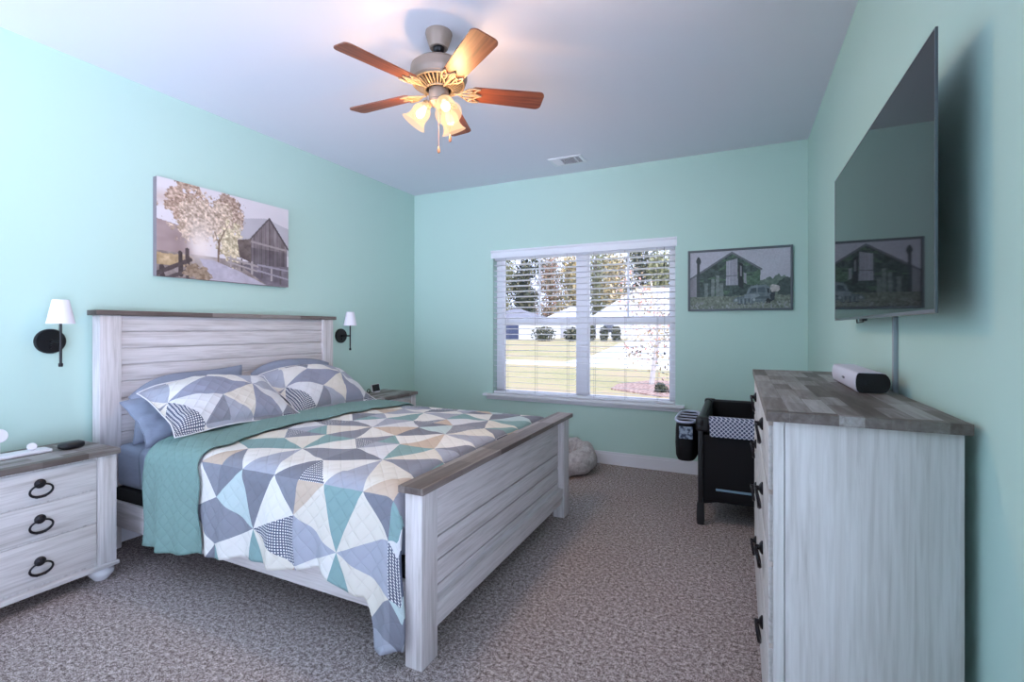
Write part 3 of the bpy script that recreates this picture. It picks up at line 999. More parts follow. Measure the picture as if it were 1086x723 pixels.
def paint_lane():
    r = Ras(230, 148, 3); a = 230 / 148
    r.put(np.ones((r.H, r.W)), (222, 214, 218), (r.nz(3, 3) - .5) * 14)
    hill = r.v > 0.17 + 0.30 * np.abs(r.u - 0.78) + 0.02 * r.nz(6, 1)
    r.put(hill & (r.u > 0.55) & (r.v < .6), (190, 184, 190), (r.nz(8, 8) - .5) * 16)
    r.put(np.clip((.30 - r.u + (r.nz(10, 8) - .5) * .12) * 9, 0, 1) * (r.v > .42 + .25 * r.u), (158, 136, 134), (r.nz(6, 6) - .5) * 56)
    r.put(np.clip((.26 - r.u) * 6, 0, 1) * np.clip(1 - np.abs(r.v - .2) * 9, 0, 1), (208, 188, 182))
    r.put(r.v > 0.74, (150, 136, 132), (r.nz(20, 14) - .5) * 80)
    r.put(np.clip((.28 - r.u + (r.nz(16, 10) - .5) * .2) * 9, 0, 1) * (r.v > 0.73 + .05 * r.nz(9, 2)) * (r.v < .88), (178, 152, 116), (r.nz(30, 20) - .5) * 90)
    for cx, cy, rx, ry, c in ((.20, .25, .15, .27, (178, 150, 132)), (.24, .40, .14, .22, (196, 172, 152)), (.49, .22, .11, .23, (176, 150, 134)), (.42, .34, .14, .22, (200, 178, 158)), (.50, .56, .10, .22, (206, 190, 160)), (.30, .30, .14, .2, (200, 178, 160))):
        d = r.ell(cx, cy, rx, ry) + (r.nz(34, 24, 3) - .5) * 1.5
        r.put(d < .95, c, (r.nz(76, 52, 2) - .5) * 150)
    gl_ = np.exp(-r.ell(.28, .62, .09, .2) ** 2 * 1.1)
    r.put(gl_ * .95, (240, 226, 218))
    r.put(r.line(.405, .78, .412, .54, .012, a) | r.line(.41, .58, .45, .42, .006, a) | r.line(.41, .60, .38, .46, .005, a) | r.line(.43, .50, .48, .36, .004, a), (128, 104, 88), (r.nz(30, 30) - .5) * 40)
    path = r.poly([(.27, .77), (.36, .77), (.56, .86), (.80, 1.0), (.34, 1.0), (.31, .88)])
    r.put(path, (186, 178, 190), (r.nz(24, 18) - .5) * 34)
    barn = r.poly([(.64, .50), (.82, .18), (.985, .50), (.985, .80), (.64, .76)])
    streak = np.repeat(r.rs.rand(1, r.W), r.H, 0)
    r.put(barn, (124, 112, 114), (streak - .5) * 44 + (r.nz(30, 8) - .5) * 50)
    r.put(r.line(.655, .49, .97, .53, .012, a), (164, 152, 150))
    r.put(barn & (r.v > .56), (104, 94, 98), (streak - .5) * 36 + (r.nz(12, 8) - .5) * 40)
    r.put(r.line(.82, .17, 1.0, .52, .012, a), (84, 74, 76)); r.put(r.line(.82, .17, .63, .51, .009, a), (96, 86, 88))
    r.put(r.poly([(.55, .50), (.66, .46), (.66, .74), (.57, .70)]), (112, 98, 94), (r.nz(26, 20) - .5) * 60)
    r.put(r.poly([(.56, .78), (1, .74), (1, 1), (.80, 1)]), (120, 110, 118), (r.nz(16, 16) - .5) * 50)
    for k in range(7):
        x = .50 + .085 * k
        r.put(r.line(x, .70 + .03 * k * .6, x, .82 + .028 * k, .009 + .001 * k, a), (176, 164, 162) if k % 2 == 0 else (100, 90, 92))
    r.put(r.line(.48, .72, .72, .78, .012, a) | r.line(.48, .77, .72, .84, .010, a), (170, 158, 156))
    r.put(r.line(.72, .76, 1.0, .79, .012, a) | r.line(.72, .83, 1.0, .90, .011, a), (160, 152, 160))
    for x, y0, y1, c in ((.145, .74, .97, (72, 60, 60)), (.19, .70, .99, (84, 72, 72)), (.03, .90, 1.0, (70, 58, 58))):
        r.put(r.line(x, y0, x + .005, y1, .022, a), c, (r.nz(40, 40) - .5) * 30)
    r.put(r.line(-.02, .99, .21, .80, .022, a) | r.line(.0, 1.06, .22, .90, .02, a), (78, 66, 66), (r.nz(40, 40) - .5) * 40)
    r.put((r.ell(.27, .93, .10, .10) + (r.nz(26, 20) - .5) * 1.2) < .8, (150, 128, 108), (r.nz(50, 40) - .5) * 90)
    return r
def paint_barn():
    r = Ras(240, 156, 5); a = 240 / 156
    r.put(np.ones((r.H, r.W)), (196, 196, 208), (r.nz(3, 3) - .5) * 10)
    r.put((r.v + (r.nz(18, 2) - .5) * .16 > .50 - .04 * np.sin(r.u * 9)) & (r.u > .6), (104, 122, 112), (r.nz(26, 20) - .5) * 60)
    r.put((r.ell(.97, .68, .10, .18) + (r.nz(20, 14) - .5) * .6) < 1, (70, 84, 82), (r.nz(30, 24) - .5) * 40)
    barn = r.poly([(0, .46), (.435, .03), (.72, .34), (.70, .80), (.10, .80), (0, .80)])
    r.put(barn, (66, 84, 80), (r.nz(40, 26, 3) - .5) * 74)
    r.put(barn & (r.nz(8, 14) > .58), (84, 112, 92), (r.nz(40, 30) - .5) * 60)
    r.put(r.line(0, .47, .435, .035, .016, a) | r.line(.435, .035, .725, .34, .016, a), (112, 116, 124))
    r.put(r.poly([(0, .48), (.07, .42), (.07, .85), (0, .9)]), (150, 150, 158), (r.nz(10, 3) - .5) * 30)
    st = np.repeat(r.rs.rand(1, r.W), r.H, 0)
    r.put(r.poly([(.38, .18), (.49, .14), (.495, .60), (.375, .60)]), (176, 176, 188), (st - .5) * 40)
    r.put(r.line(.38, .44, .49, .43, .008, a), (120, 122, 130))
    r.put(r.poly([(.50, .20), (.545, .24), (.55, .66), (.50, .62)]), (36, 44, 48))
    r.put(r.poly([(.515, .26), (.535, .28), (.535, .45), (.515, .44)]), (140, 142, 150))
    r.put(r.poly([(.555, .39), (.58, .40), (.582, .58), (.555, .56)]), (156, 158, 166))
    r.put(r.line(.088, .13, .088, .80, .022, a), (58, 70, 74), (r.nz(20, 40) - .5) * 40)
    r.put((r.ell(.09, .16, .022, .07) + (r.nz(40, 30) - .5) * .8) < 1, (50, 60, 64))
    for x in (.17, .24, .29, .33):
        r.put((np.abs(r.u - x) < .012 + .012 * r.nz(20, 30)) & (r.v > .5 + .1 * math.sin(x * 40)) & (r.v < .84), (128, 140, 138), (r.nz(30, 40) - .5) * 50)
    r.put(r.v > .77 + .03 * r.nz(20, 2), (122, 132, 120), (r.nz(60, 30, 3) - .5) * 90)
    r.put((r.v > .88) & (r.nz(50, 22) > .60), (156, 162, 162), (r.nz(60, 40) - .5) * 60)
    # old pickup in the grass
    r.put(r.poly([(.72, .68), (.86, .70), (.85, .86), (.80, .91), (.70, .91)]), (54, 62, 68), (r.nz(20, 14) - .5) * 24)
    r.put((r.ell(.855, .665, .05, .075) + (r.nz(34, 24) - .5) * 1.1) < .9, (196, 192, 190), (r.nz(50, 36) - .5) * 90)
    r.put(r.poly([(.575, .77), (.60, .655), (.63, .615), (.77, .605), (.805, .65), (.815, .77)]), (122, 136, 142), (r.nz(20, 14) - .5) * 24)
    r.put(r.poly([(.605, .745), (.628, .660), (.755, .645), (.768, .735)]), (84, 100, 108), (r.nz(14, 10) - .5) * 40)
    r.put(r.poly([(.775, .66), (.80, .67), (.805, .75), (.785, .75)]), (50, 60, 66))
    r.put(r.line(.683, .60, .685, .74, .006, a), (138, 150, 156))
    r.put(r.poly([(.545, .79), (.585, .755), (.80, .745), (.815, .85), (.79, .91), (.56, .92), (.45, .91), (.445, .85), (.47, .815)]), (112, 126, 132), (r.nz(26, 18) - .5) * 44)
    r.put(r.poly([(.56, .765), (.70, .755), (.72, .81), (.63, .835), (.56, .82)]), (146, 158, 164), (r.nz(14, 10) - .5) * 40)
    r.put(r.poly([(.64, .84), (.70, .80), (.80, .80), (.80, .84)]), (90, 104, 110))
    for k in range(7):
        r.put(r.line(.510 + .019 * k, .84, .514 + .018 * k, .915, .006, a), (70, 82, 88) if k % 2 else (150, 162, 166))
    for x in (.478, .655):
        r.put(r.ell(x, .855, .014, .024) < 1, (168, 178, 182))
    r.put(r.line(.45, .92, .70, .93, .007, a), (84, 92, 98))
    r.put(r.ell(.79, .885, .022, .05) < 1, (42, 48, 50))
    r.put((r.v > .89) & (r.nz(60, 26) > .55) & (r.u > .4) & (r.u < .85), (140, 148, 138), (r.nz(60, 40) - .5) * 60)
    r.img = r.img * .93 + (r.nz(100, 66, 1) - .5)[..., None] * 16
    return r
def col_mat(name, rough):
    g = G(name, rough)
    at = g.n('Attribute', attribute_name='print')
    g.color(at.outputs['Color'])
    return g.m
M['canvas'] = col_mat('printed_canvas', 0.75)
M['print'] = col_mat('printed_paper', 0.55)
def picture_mesh(name, r, f, m, parent):
    mb = MB()
    V = [[mb.bm.verts.new(f(i / (r.W - 1), j / (r.H - 1))) for i in range(r.W)] for j in range(r.H)]
    for j in range(r.H - 1):
        for i in range(r.W - 1):
            mb.bm.faces.new((V[j][i], V[j + 1][i], V[j + 1][i + 1], V[j][i + 1]))
    o = obj(name, mb, m, parent, smooth=False, fix=False)
    at = o.data.color_attributes.new('print', 'FLOAT_COLOR', 'POINT')
    L_ = np.ones((r.H * r.W, 4), np.float32)
    L_[:, :3] = s2l(r.img).reshape(-1, 3)
    at.data.foreach_set('color', L_.ravel())
    return o
cv = thing('canvas_print', (XL, 2.227, 1.888), 'sepia canvas print of a country lane with trees and a barn, above the headboard', 'picture')
cx = XL + 0.040
cy0, cy1, cz0, cz1 = 1.747, 2.707, 1.580, 2.197
obj('stretcher_frame', MB().box(XL, cx - .0006, cy0 + .0005, cy1 - .0005, cz0 + .0005, cz1 - .0005, 0.001), plain('canvas_edge', (128, 118, 122), 0.8), cv)
picture_mesh('print_face', paint_lane(), lambda a, b: (cx, cy0 + (cy1 - cy0) * a, cz1 - (cz1 - cz0) * b), M['canvas'], cv)
fp = thing('framed_print', (-0.008, YB, 1.66), 'grey framed print of a barn and an old pickup truck, right of the window', 'picture')
px0, px1, pz0, pz1 = -0.400, 0.385, 1.400, 1.917
fw = 0.018
mb = MB().box(px0, px0 + fw, YB - .024, YB, pz0, pz1, 0.002).box(px1 - fw, px1, YB - .024, YB, pz0, pz1, 0.002)
mb.box(px0 + fw, px1 - fw, YB - .024, YB, pz0, pz0 + fw, 0.002).box(px0 + fw, px1 - fw, YB - .024, YB, pz1 - fw, pz1, 0.002)
obj('frame', mb, plain('grey_frame', (92, 100, 106), 0.5), fp)
obj('backing', MB().box(px0 + .005, px1 - .005, YB - .014, YB - .002, pz0 + .005, pz1 - .005), plain('backing_board', (120, 110, 100), 0.8), fp)
picture_mesh('print_sheet', paint_barn(), lambda a, b: (px0 + fw + (px1 - px0 - 2 * fw) * a, YB - .015, pz1 - fw - (pz1 - pz0 - 2 * fw) * b), M['print'], fp)

# ------------------------------------------------------------------ television and its cable, speaker
tv = thing('television', (0.445, 2.02, 1.6), 'large flat black television on the right wall, reflecting the framed print', 'television')
ty0, ty1, tz0, tz1, tx = 1.392, 2.658, 1.289, 1.937, 0.400
M['tvbody'] = plain('tv_black_plastic', (18, 19, 22), 0.45)
M['tvedge'] = plain('tv_metal_edge', (96, 102, 108), 0.3, 0.8)
obj('case', MB().box(tx + .002, tx + .0065, ty0 + .002, ty1 - .002, tz0 + .002, tz1 - .002, 0.002).box(tx + .006, tx + .05, ty0 + .22, ty1 - .22, tz0 + .06, tz1 - .22, 0.01), M['tvbody'], tv)
mb = MB().box(tx, tx + .006, ty0, ty0 + .006, tz0, tz1, .0015).box(tx, tx + .006, ty1 - .006, ty1, tz0, tz1, .0015)
mb.box(tx, tx + .006, ty0 + .006, ty1 - .006, tz0, tz0 + .010, .0015).box(tx, tx + .006, ty0 + .006, ty1 - .006, tz1 - .005, tz1, .0015)
obj('bezel', mb, M['tvedge'], tv)
g = G('tv_screen', 0.03, (8, 11, 13), 0.0, 0.28)
g.b.inputs['IOR'].default_value = 1.5
obj('screen', MB().box(tx + .0008, tx + .004, ty0 + .005, ty1 - .005, tz0 + .009, tz1 - .004), g.m, tv)
mb = MB().box(XR - .012, XR, 1.75, 2.30, 1.48, 1.76, .002).box(tx + .05, XR - .012, 1.85, 1.88, 1.42, 1.80, .003).box(tx + .05, XR - .012, 2.17, 2.20, 1.42, 1.80, .003)
obj('wall_mount', mb, M['blackmetal'], tv)
mb = MB().box(tx + .004, tx + .02, 2.13, 2.18, tz0 - .008, tz0 + .003, .002)
obj('infrared_sensor', mb, M['blackmetal'], tv)
mb = MB().tube([(tx + .03, 2.16, 1.31), (tx + .02, 2.20, 1.279), (tx + .02, 2.30, 1.276), (tx + .03, 2.36, 1.31)], 0.0025, 6)
obj('cable', mb, M['blackmetal'], tv)
cc_ = obj('cord_cover', MB().box(XR - .014, XR, 2.032, 2.050, 0.30, 1.42, 0.003), plain('grey_cord_cover', (150, 160, 166), 0.5), loc=(XR, 2.041, 0.30))
tag(cc_, 'thin grey cord cover running down the wall under the television', 'cord cover')
sp = thing('speaker', (0.39, 2.12, 1.043), 'small white and black wireless speaker lying on the dresser top', 'speaker')
def sp_prof(ex=0.0):
    z0, z1, xa, xb = 1.0445 - ex * 0, 1.110 + ex * 0, 0.343, 0.438
    pts = []
    for k in range(9):
        a = PI / 2 - PI * k / 8
        pts.append((xb - .022 + (.022 + ex) * math.cos(a), (z0 + z1) / 2 + ((z1 - z0) / 2 + ex) * math.sin(a)))
    for k in range(9):
        a = -PI / 2 - PI * k / 8
        pts.append((xa + .010 + (.010 + ex) * math.cos(a), (z0 + z1) / 2 + ((z1 - z0) / 2 + ex) * math.sin(a)))
    return pts
Mxz = Matrix(((1, 0, 0, 0), (0, 0, 1, 0), (0, 1, 0, 0), (0, 0, 0, 1)))
g = G('speaker_grille', 0.7, (14, 14, 16))
g.bump(g.n('TexVoronoi', {'Vector': g.obj_co(), 'Scale': 420.0}).outputs['Distance'], 0.5, 0.002)
obj('grille', MB().prism(sp_prof(-.0015), 1.903, 2.345, Mxz), g.m, sp)
M['spk'] = plain('speaker_white', (214, 210, 224), 0.4)
pr = sp_prof(0.0)
shell = pr[9:] + pr[:2]
inn = sp_prof(-.004); inn = inn[9:] + inn[:2]
obj('shell', MB().prism(shell + list(reversed(inn)), 1.906, 2.342, Mxz), M['spk'], sp)
obj('badge', MB().box(0.3405, 0.3432, 2.085, 2.120, 1.074, 1.081, .0005), plain('grey_badge', (104, 102, 112), 0.4), sp)

# ------------------------------------------------------------------ things on the nightstands
M['whiteplastic'] = plain('white_plastic', (232, 230, 236), 0.4)
zt = 0.652
ch = thing('charging_stand', (-3.08, 1.05, zt), 'white charging stand with flat tray and round upright pad, on the near nightstand', 'charger')
obj('tray', MB().box(-3.125, -3.035, 0.90, 1.168, zt, zt + .016, .007, seg=3), M['whiteplastic'], ch)
obj('stem', MB().tube([(-3.08, 0.992, zt + .014), (-3.08, 0.992, zt + .085)], 0.0035, 10), M['whiteplastic'], ch)
qx = Matrix.Translation((-3.085, 0.990, zt + .105)) @ Matrix.Rotation(R(75), 4, 'Y')
obj('phone_pad', MB().lathe([(0, 0), (0.030, 0), (0.032, .003), (0.032, .008), (0.030, .010), (0, .010)], qx, 32), M['whiteplastic'], ch)
qx = Matrix.Translation((-3.08, 1.105, zt + .032)) @ Matrix.Rotation(R(60), 4, 'Y')
obj('watch_puck', MB().lathe([(0, -.006), (0.016, -.006), (0.019, 0), (0.017, .008), (0, .010)], qx, 24).tube([(-3.08, 1.105, zt + .012), (-3.08, 1.105, zt + .03)], .006, 8), M['whiteplastic'], ch)
gc = MB()
pts = []
for i in range(17):
    row = []
    for j in range(25):
        th_ = PI * i / 16; ph = 2 * PI * j / 24
        sgn = lambda v, p: math.copysign(abs(v) ** p, v)
        row.append((-3.03 + .034 * sgn(math.sin(th_), .6) * sgn(math.cos(ph), .7), 1.236 + .052 * sgn(math.sin(th_), .6) * sgn(math.sin(ph), .7), zt + .0185 + .018 * sgn(math.cos(th_), .7)))
    pts.append(row)
gc.sheet(pts)
bmesh.ops.remove_doubles(gc.bm, verts=gc.bm.verts[:], dist=.0005)
o = obj('glasses_case', gc, plain('black_case', (22, 22, 26), 0.35), loc=(-3.03, 1.232, zt), angle=60)
tag(o, 'black rounded case lying on the near nightstand', 'case')
cl = thing('alarm_clock', (-3.10, 3.545, zt), 'small white bedside clock with black square face on the far nightstand', 'clock')
Mr = Matrix.Translation((-3.10, 3.56, zt)) @ Matrix.Rotation(R(-14), 4, 'Y') @ Matrix.Rotation(R(-28), 4, 'Z')
obj('face', MB().box(0.006, 0.014, -.034, .034, .008, .072, .003, Mr), plain('black_face', (20, 20, 24), 0.3), cl)
obj('body', MB().box(-.012, .006, -.040, .040, .0045, .076, .006, Mr).box(-.03, .02, -.03, .03, .001, .008, .002, Matrix.Translation((-3.10, 3.56, zt))), M['whiteplastic'], cl)
ho = MB()
ho.tube([(-3.09 + .004 * math.sin(a), 3.44 + .018 * math.cos(a), zt + .022 + .021 * math.sin(a)) for a in [k * 2 * PI / 20 for k in range(20)]], .0032, 8, True)
o = obj('cable_loop', ho, M['blackmetal'], loc=(-3.09, 3.44, zt))
tag(o, 'small black looped cable standing on the far nightstand beside the clock', 'cable')

# ------------------------------------------------------------------ playard by the dresser
pk = thing('playard', (0.10, 3.78, 0), 'black folding playard with patterned bassinet band, between dresser and window wall', 'playard')
ax0, ax1, ay0, ay1 = -0.225, 0.455, 3.31, 4.20
g = G('black_mesh_fabric', 0.8, (16, 16, 20), spec=0.3)
g.bump(g.n('TexVoronoi', {'Vector': g.obj_co(), 'Scale': 300.0}).outputs['Distance'], 0.3, 0.002)
M['pmesh'] = g.m
M['pblack'] = plain('black_plastic', (22, 22, 26), 0.45)
g = G('patterned_band', 0.8)
tcn = g.obj_co((1, 1, 1))
sp_ = g.n('SeparateXYZ', {0: tcn})
vx = g.ma('ADD', sp_.outputs[0], sp_.outputs[1])
a1 = g.ma('SINE', g.ma('MULTIPLY', g.ma('ADD', vx, sp_.outputs[2]), PI / .026))
a2 = g.ma('SINE', g.ma('MULTIPLY', g.ma('SUBTRACT', vx, sp_.outputs[2]), PI / .026))
g.color(g.ramp(g.ma('ABSOLUTE', g.ma('MULTIPLY', a1, a2)), [(0.0, (206, 208, 222)), (0.25, (206, 208, 222)), (0.34, (84, 92, 122)), (1.0, (64, 72, 100))]))
M['pband'] = g.m
zt_ = 0.685
for x in (ax0, ax1):
    for y in (ay0, ay1):
        sx_ = 1 if x == ax0 else -1; sy_ = 1 if y == ay0 else -1
        lg = obj('leg', MB().box(x - .016, x + .016, y - .016, y + .016, 0.13, 0.66, .008).prism([(-.020, 0), (.020, 0), (.024, .03), (.021, .14), (-.021, .14), (-.024, .03)], -.018, .018, Matrix.Translation((x, y, 0)) @ Matrix.Rotation(PI / 2, 4, 'X'), .003), M['pblack'], pk)
        obj('corner_cap', MB().box(x - .03 if sx_ > 0 else x - .055, x + .055 if sx_ > 0 else x + .03, y - .026, y + .026, 0.595, zt_ + .004, .022, seg=4).box(x - .026, x + .026, y - .03 if sy_ > 0 else y - .06, y + .06 if sy_ > 0 else y + .03, 0.625, zt_ + .004, .022, seg=4), M['pblack'], pk)
for y in (ay0, ay1):
    obj('top_rail', MB().tube([(ax0, y, zt_ - .025), (ax1, y, zt_ - .025)], .024, 14), M['pblack'], pk)
    obj('side_panel', MB().box(ax0 + .01, ax1 - .01, y - .004, y + .004, .165, .575, .003).prism([(ax0 + .01, .165), (ax0 + .02, .135), (ax0 + .10, .155), (ax1 - .10, .155), (ax1 - .02, .135), (ax1 - .01, .165)], -.006, .006, Matrix.Translation((0, y, 0)) @ Matrix(((1, 0, 0, 0), (0, 0, 1, 0), (0, 1, 0, 0), (0, 0, 0, 1)))), M['pmesh'], pk)
for x in (ax0, ax1):
    obj('top_rail', MB().tube([(x, ay0, zt_ - .025), (x, ay1, zt_ - .025)], .024, 14), M['pblack'], pk)
    obj('side_panel', MB().box(x - .004, x + .004, ay0 + .01, ay1 - .01, .150, .66, .003), M['pmesh'], pk)
# bassinet: hangs from the rails, patterned band outside, dark liner inside
mb = MB().box(ax0 + .055, ax1 - .03, ay0 - .030, ay0 - .022, .570, .672, .004).tube([(ax0 + .05, ay0, zt_ - .020), (ax1 - .05, ay0, zt_ - .020)], .031, 16)
bs = obj('bassinet_band', mb, M['pband'], pk)
bs['label'] = 'white band with blue diamond pattern'
mb = MB().box(ax0 + .03, ax1 - .03, ay1 - .034, ay1 - .028, .45, .672, .003).box(ax0 + .028, ax0 + .034, ay0 + .03, ay1 - .03, .45, .672, .003).box(ax1 - .034, ax1 - .028, ay0 + .03, ay1 - .03, .45, .672, .003).box(ax0 + .03, ax1 - .03, ay0 + .03, ay1 - .03, .44, .47, .01)
obj('bassinet_liner', mb, M['pmesh'], pk)
obj('accent_strip', MB().box(ax0 + .09, ax1 - .09, ay0 - .008, ay0 - .003, .226, .240, .001), plain('blue_grey_strip', (120, 150, 168), 0.6), pk)
# organiser hanging on the left side
og = thing('diaper_organizer', (-0.33, 3.60, 0.41), 'black fabric organizer with pale oval rim hanging on the left side of the playard', 'organizer')
def oval(z, e, n=40):
    return [(-0.325 + (.075 + e) * math.copysign(abs(math.cos(a)) ** .6, math.cos(a)), 3.58 + (.235 + e) * math.copysign(abs(math.sin(a)) ** .7, math.sin(a)), z) for a in [2 * PI * k / n for k in range(n)]]
P_ = []
for z, e in ((.375, -.03), (.38, -.012), (.40, -.004), (.48, .0), (.57, -.002), (.632, -.008)):
    r_ = oval(z, e); P_.append(r_ + [r_[0]])
mb = MB().sheet(P_)
mb.poly(oval(.375, -.03))
P_ = []
for z, e in ((.632, -.012), (.45, -.01)):
    r_ = oval(z, e); P_.append(r_ + [r_[0]])
mb.sheet(P_); mb.poly(oval(.45, -.01))
obj('bag', mb, M['pmesh'], og)
M['rim'] = plain('pale_grey_plastic', (176, 182, 204), 0.4)
mb = MB().tube(oval(.636, -.004), .009, 10, True)
for y in (3.47, 3.58, 3.69):
    mb.tube([(-.392, y, .636), (-.258, y, .636)], .006, 8)
obj('rim', mb, M['rim'], og)
g = G('grey_print_pocket', 0.7)
g.color(g.ramp(g.noise(g.obj_co(), 45, 2), [(0.42, (52, 64, 88)), (0.55, (150, 166, 184))]))
mb = MB().box(-.36, -.275, 3.335, 3.343, .53, .61, .003)
obj('pocket', mb, g.m, og)

# ------------------------------------------------------------------ pet bed
pb = thing('pet_bed', (-1.40, 4.06, 0), 'round plush grey beige pet bed on the carpet behind the footboard', 'pet bed')
g = G('plush_beige', 0.95, spec=0.1)
nz_ = g.noise(g.obj_co(), 26, 4, .7)
g.color(g.ramp(nz_, [(0.35, (166, 158, 156)), (0.52, (192, 185, 183)), (0.7, (214, 208, 207))])).bump(nz_, 0.25, 0.01)
M['plush'] = g.m
P_ = []
for i in range(73):
    a = 2 * PI * i / 72
    row = []
    for j in range(33):
        b = 2 * PI * j / 32
        rr = .094 + .010 * noise.noise((math.cos(a) * 3, math.sin(a) * 3, b)) + .004 * math.sin(a * 9 + 2 * math.sin(b))
        back = .5 + .5 * math.sin(a)
        R0 = .185
        x = (R0 + rr * math.cos(b)) * math.cos(a); y = (R0 + rr * math.cos(b)) * math.sin(a)
        z = .096 + rr * (1.0 + .30 * back) * math.sin(b) + .035 * back
        row.append((-1.40 + x, 4.06 + y * .98, max(0.002, z)))
    P_.append(row)
mb = MB().sheet(P_)
bmesh.ops.remove_doubles(mb.bm, verts=mb.bm.verts[:], dist=.0005)
obj('rim_cushion', mb, M['plush'], pb, angle=180)
mb = MB().lathe([(0, .07), (.10, .075), (.16, .06), (.17, .02), (.16, .004), (0, .004)], Matrix.Translation((-1.40, 4.06, 0)), 40)
obj('floor_cushion', mb, M['plush'], pb, angle=180)

# ------------------------------------------------------------------ ceiling register
vt = thing('ceiling_vent', (-1.373, 4.055, H), 'white rectangular air register in the ceiling near the window', 'air vent')
va, vb, vc, vd = -1.525, -1.222, 3.955, 4.160
mb = MB().box(va, vb, vc, vc + .03, H - .008, H, .002).box(va, vb, vd - .03, vd, H - .008, H, .002)
mb.box(va, va + .03, vc + .03, vd - .03, H - .008, H, .002).box(vb - .03, vb, vc + .03, vd - .03, H - .008, H, .002)
mb.box(-1.300, -1.288, vc + .03, vd - .03, H - .007, H - .001, .001).box(-1.435, -1.425, vc + .03, vd - .03, H - .007, H - .001, .001)
obj('grille_frame', mb, M['trim'], vt)
mb = MB()
for k in range(11):
    y = vc + .037 + k * .0132
    Mr = Matrix.Translation((0, y, H - .006)) @ Matrix.Rotation(R(35), 4, 'X')
    mb.box(-1.425, -1.300, -.004, .004, -.0006, .0006, 0, Mr).box(-1.288, vb - .03, -.004, .004, -.0006, .0006, 0, Mr)
    Mr = Matrix.Translation((0, y, H - .006)) @ Matrix.Rotation(R(-35), 4, 'X')
    mb.box(va + .03, -1.435, -.0062, .0062, -.0006, .0006, 0, Mr)
obj('louvre', mb, M['trim'], vt, smooth=False)
obj('duct_shade_sheet', MB().box(va + .02, vb - .02, vc + .02, vd - .02, H - .0016, H - .0004), plain('duct_shade', (58, 66, 90), 0.9), vt)  # flat dark sheet, coloured as the shade inside the duct

# ------------------------------------------------------------------ ceiling fan
FX, FY = -1.368, 2.031
fan = thing('ceiling_fan', (FX, FY, H), 'five bladed ceiling fan with reddish wood blades and three lit glass shades', 'ceiling fan')
M['fanmetal'] = plain('brushed_pewter', (150, 134, 122), 0.45, 0.2)
M['fanlight'] = plain('antique_cream_metal', (148, 130, 106), 0.45, 0.25)
FT = Matrix.Translation((FX, FY, 0))
obj('canopy', MB().lathe([(0, H), (.066, H), (.067, H - .008), (.060, H - .035), (.045, H - .078), (.038, H - .080), (.036, H - .076), (0, H - .076)], FT, 40), M['fanmetal'], fan)
obj('downrod', MB().tube([(FX, FY, H - .05), (FX, FY, 2.585)], .0115, 14), M['fanmetal'], fan)
obj('rod_ball', MB().sphere((FX, FY, H - .078), .030, 3), M['blackmetal'], fan)
obj('motor_housing', MB().lathe([(0, 2.604), (.03, 2.604), (.06, 2.598), (.115, 2.580), (.138, 2.560), (.142, 2.530), (.142, 2.508), (.136, 2.500), (.136, 2.492), (.128, 2.482), (.05, 2.478), (0, 2.478)], FT, 56), M['fanmetal'], fan)
obj('vent_ring', MB().lathe([(.126, 2.490), (.118, 2.482), (.066, 2.455), (.060, 2.455), (.060, 2.470), (.12, 2.492)], FT, 56), M['blackmetal'], fan)
mb = MB()
for k in range(36):
    a = 2 * PI * k / 36
    Mr = FT @ Matrix.Rotation(a, 4, 'Z') @ Matrix.Translation((.094, 0, 2.466)) @ Matrix.Rotation(R(-27), 4, 'Y')
    mb.box(-.030, .030, -.0032, .0032, -.003, .003, .001, Mr)
mb.tube([(FX + .127 * math.cos(a), FY + .127 * math.sin(a), 2.482) for a in [2 * PI * k / 48 for k in range(48)]], .0055, 8, True)
mb.tube([(FX + .068 * math.cos(a), FY + .068 * math.sin(a), 2.452) for a in [2 * PI * k / 48 for k in range(48)]], .0055, 8, True)
obj('vent_fins', mb, M['fanlight'], fan)
g = G('reddish_fan_wood', 0.42)
co = g.n('TexCoord').outputs['UV']
mp = g.n('Mapping', {'Vector': co, 'Scale': (4, 60, 1)})
nz_ = g.noise(mp.outputs[0], 1.0, 5, .6, .5)
g.color(g.ramp(nz_, [(0.3, (88, 44, 32)), (0.5, (122, 66, 46)), (0.7, (142, 84, 60))]))
M['blade'] = g.m
def blade_outline():
    pts = []
    r0, r1, w0, w1 = .165, .538, .052, .064
    rc = .028
    def arc(cx, cy, a0, a1, r, n=7):
        return [(cx + r * math.cos(a0 + (a1 - a0) * k / n), cy + r * math.sin(a0 + (a1 - a0) * k / n)) for k in range(n + 1)]
    pts += arc(r1 - rc, -w1 + rc, -PI / 2, 0, rc) + arc(r1 - rc, w1 - rc, 0, PI / 2, rc)
    pts += arc(r0 + .02, w0 - .02, PI / 2, PI, .02) + arc(r0 + .02, -w0 + .02, PI, 1.5 * PI, .02)
    return pts
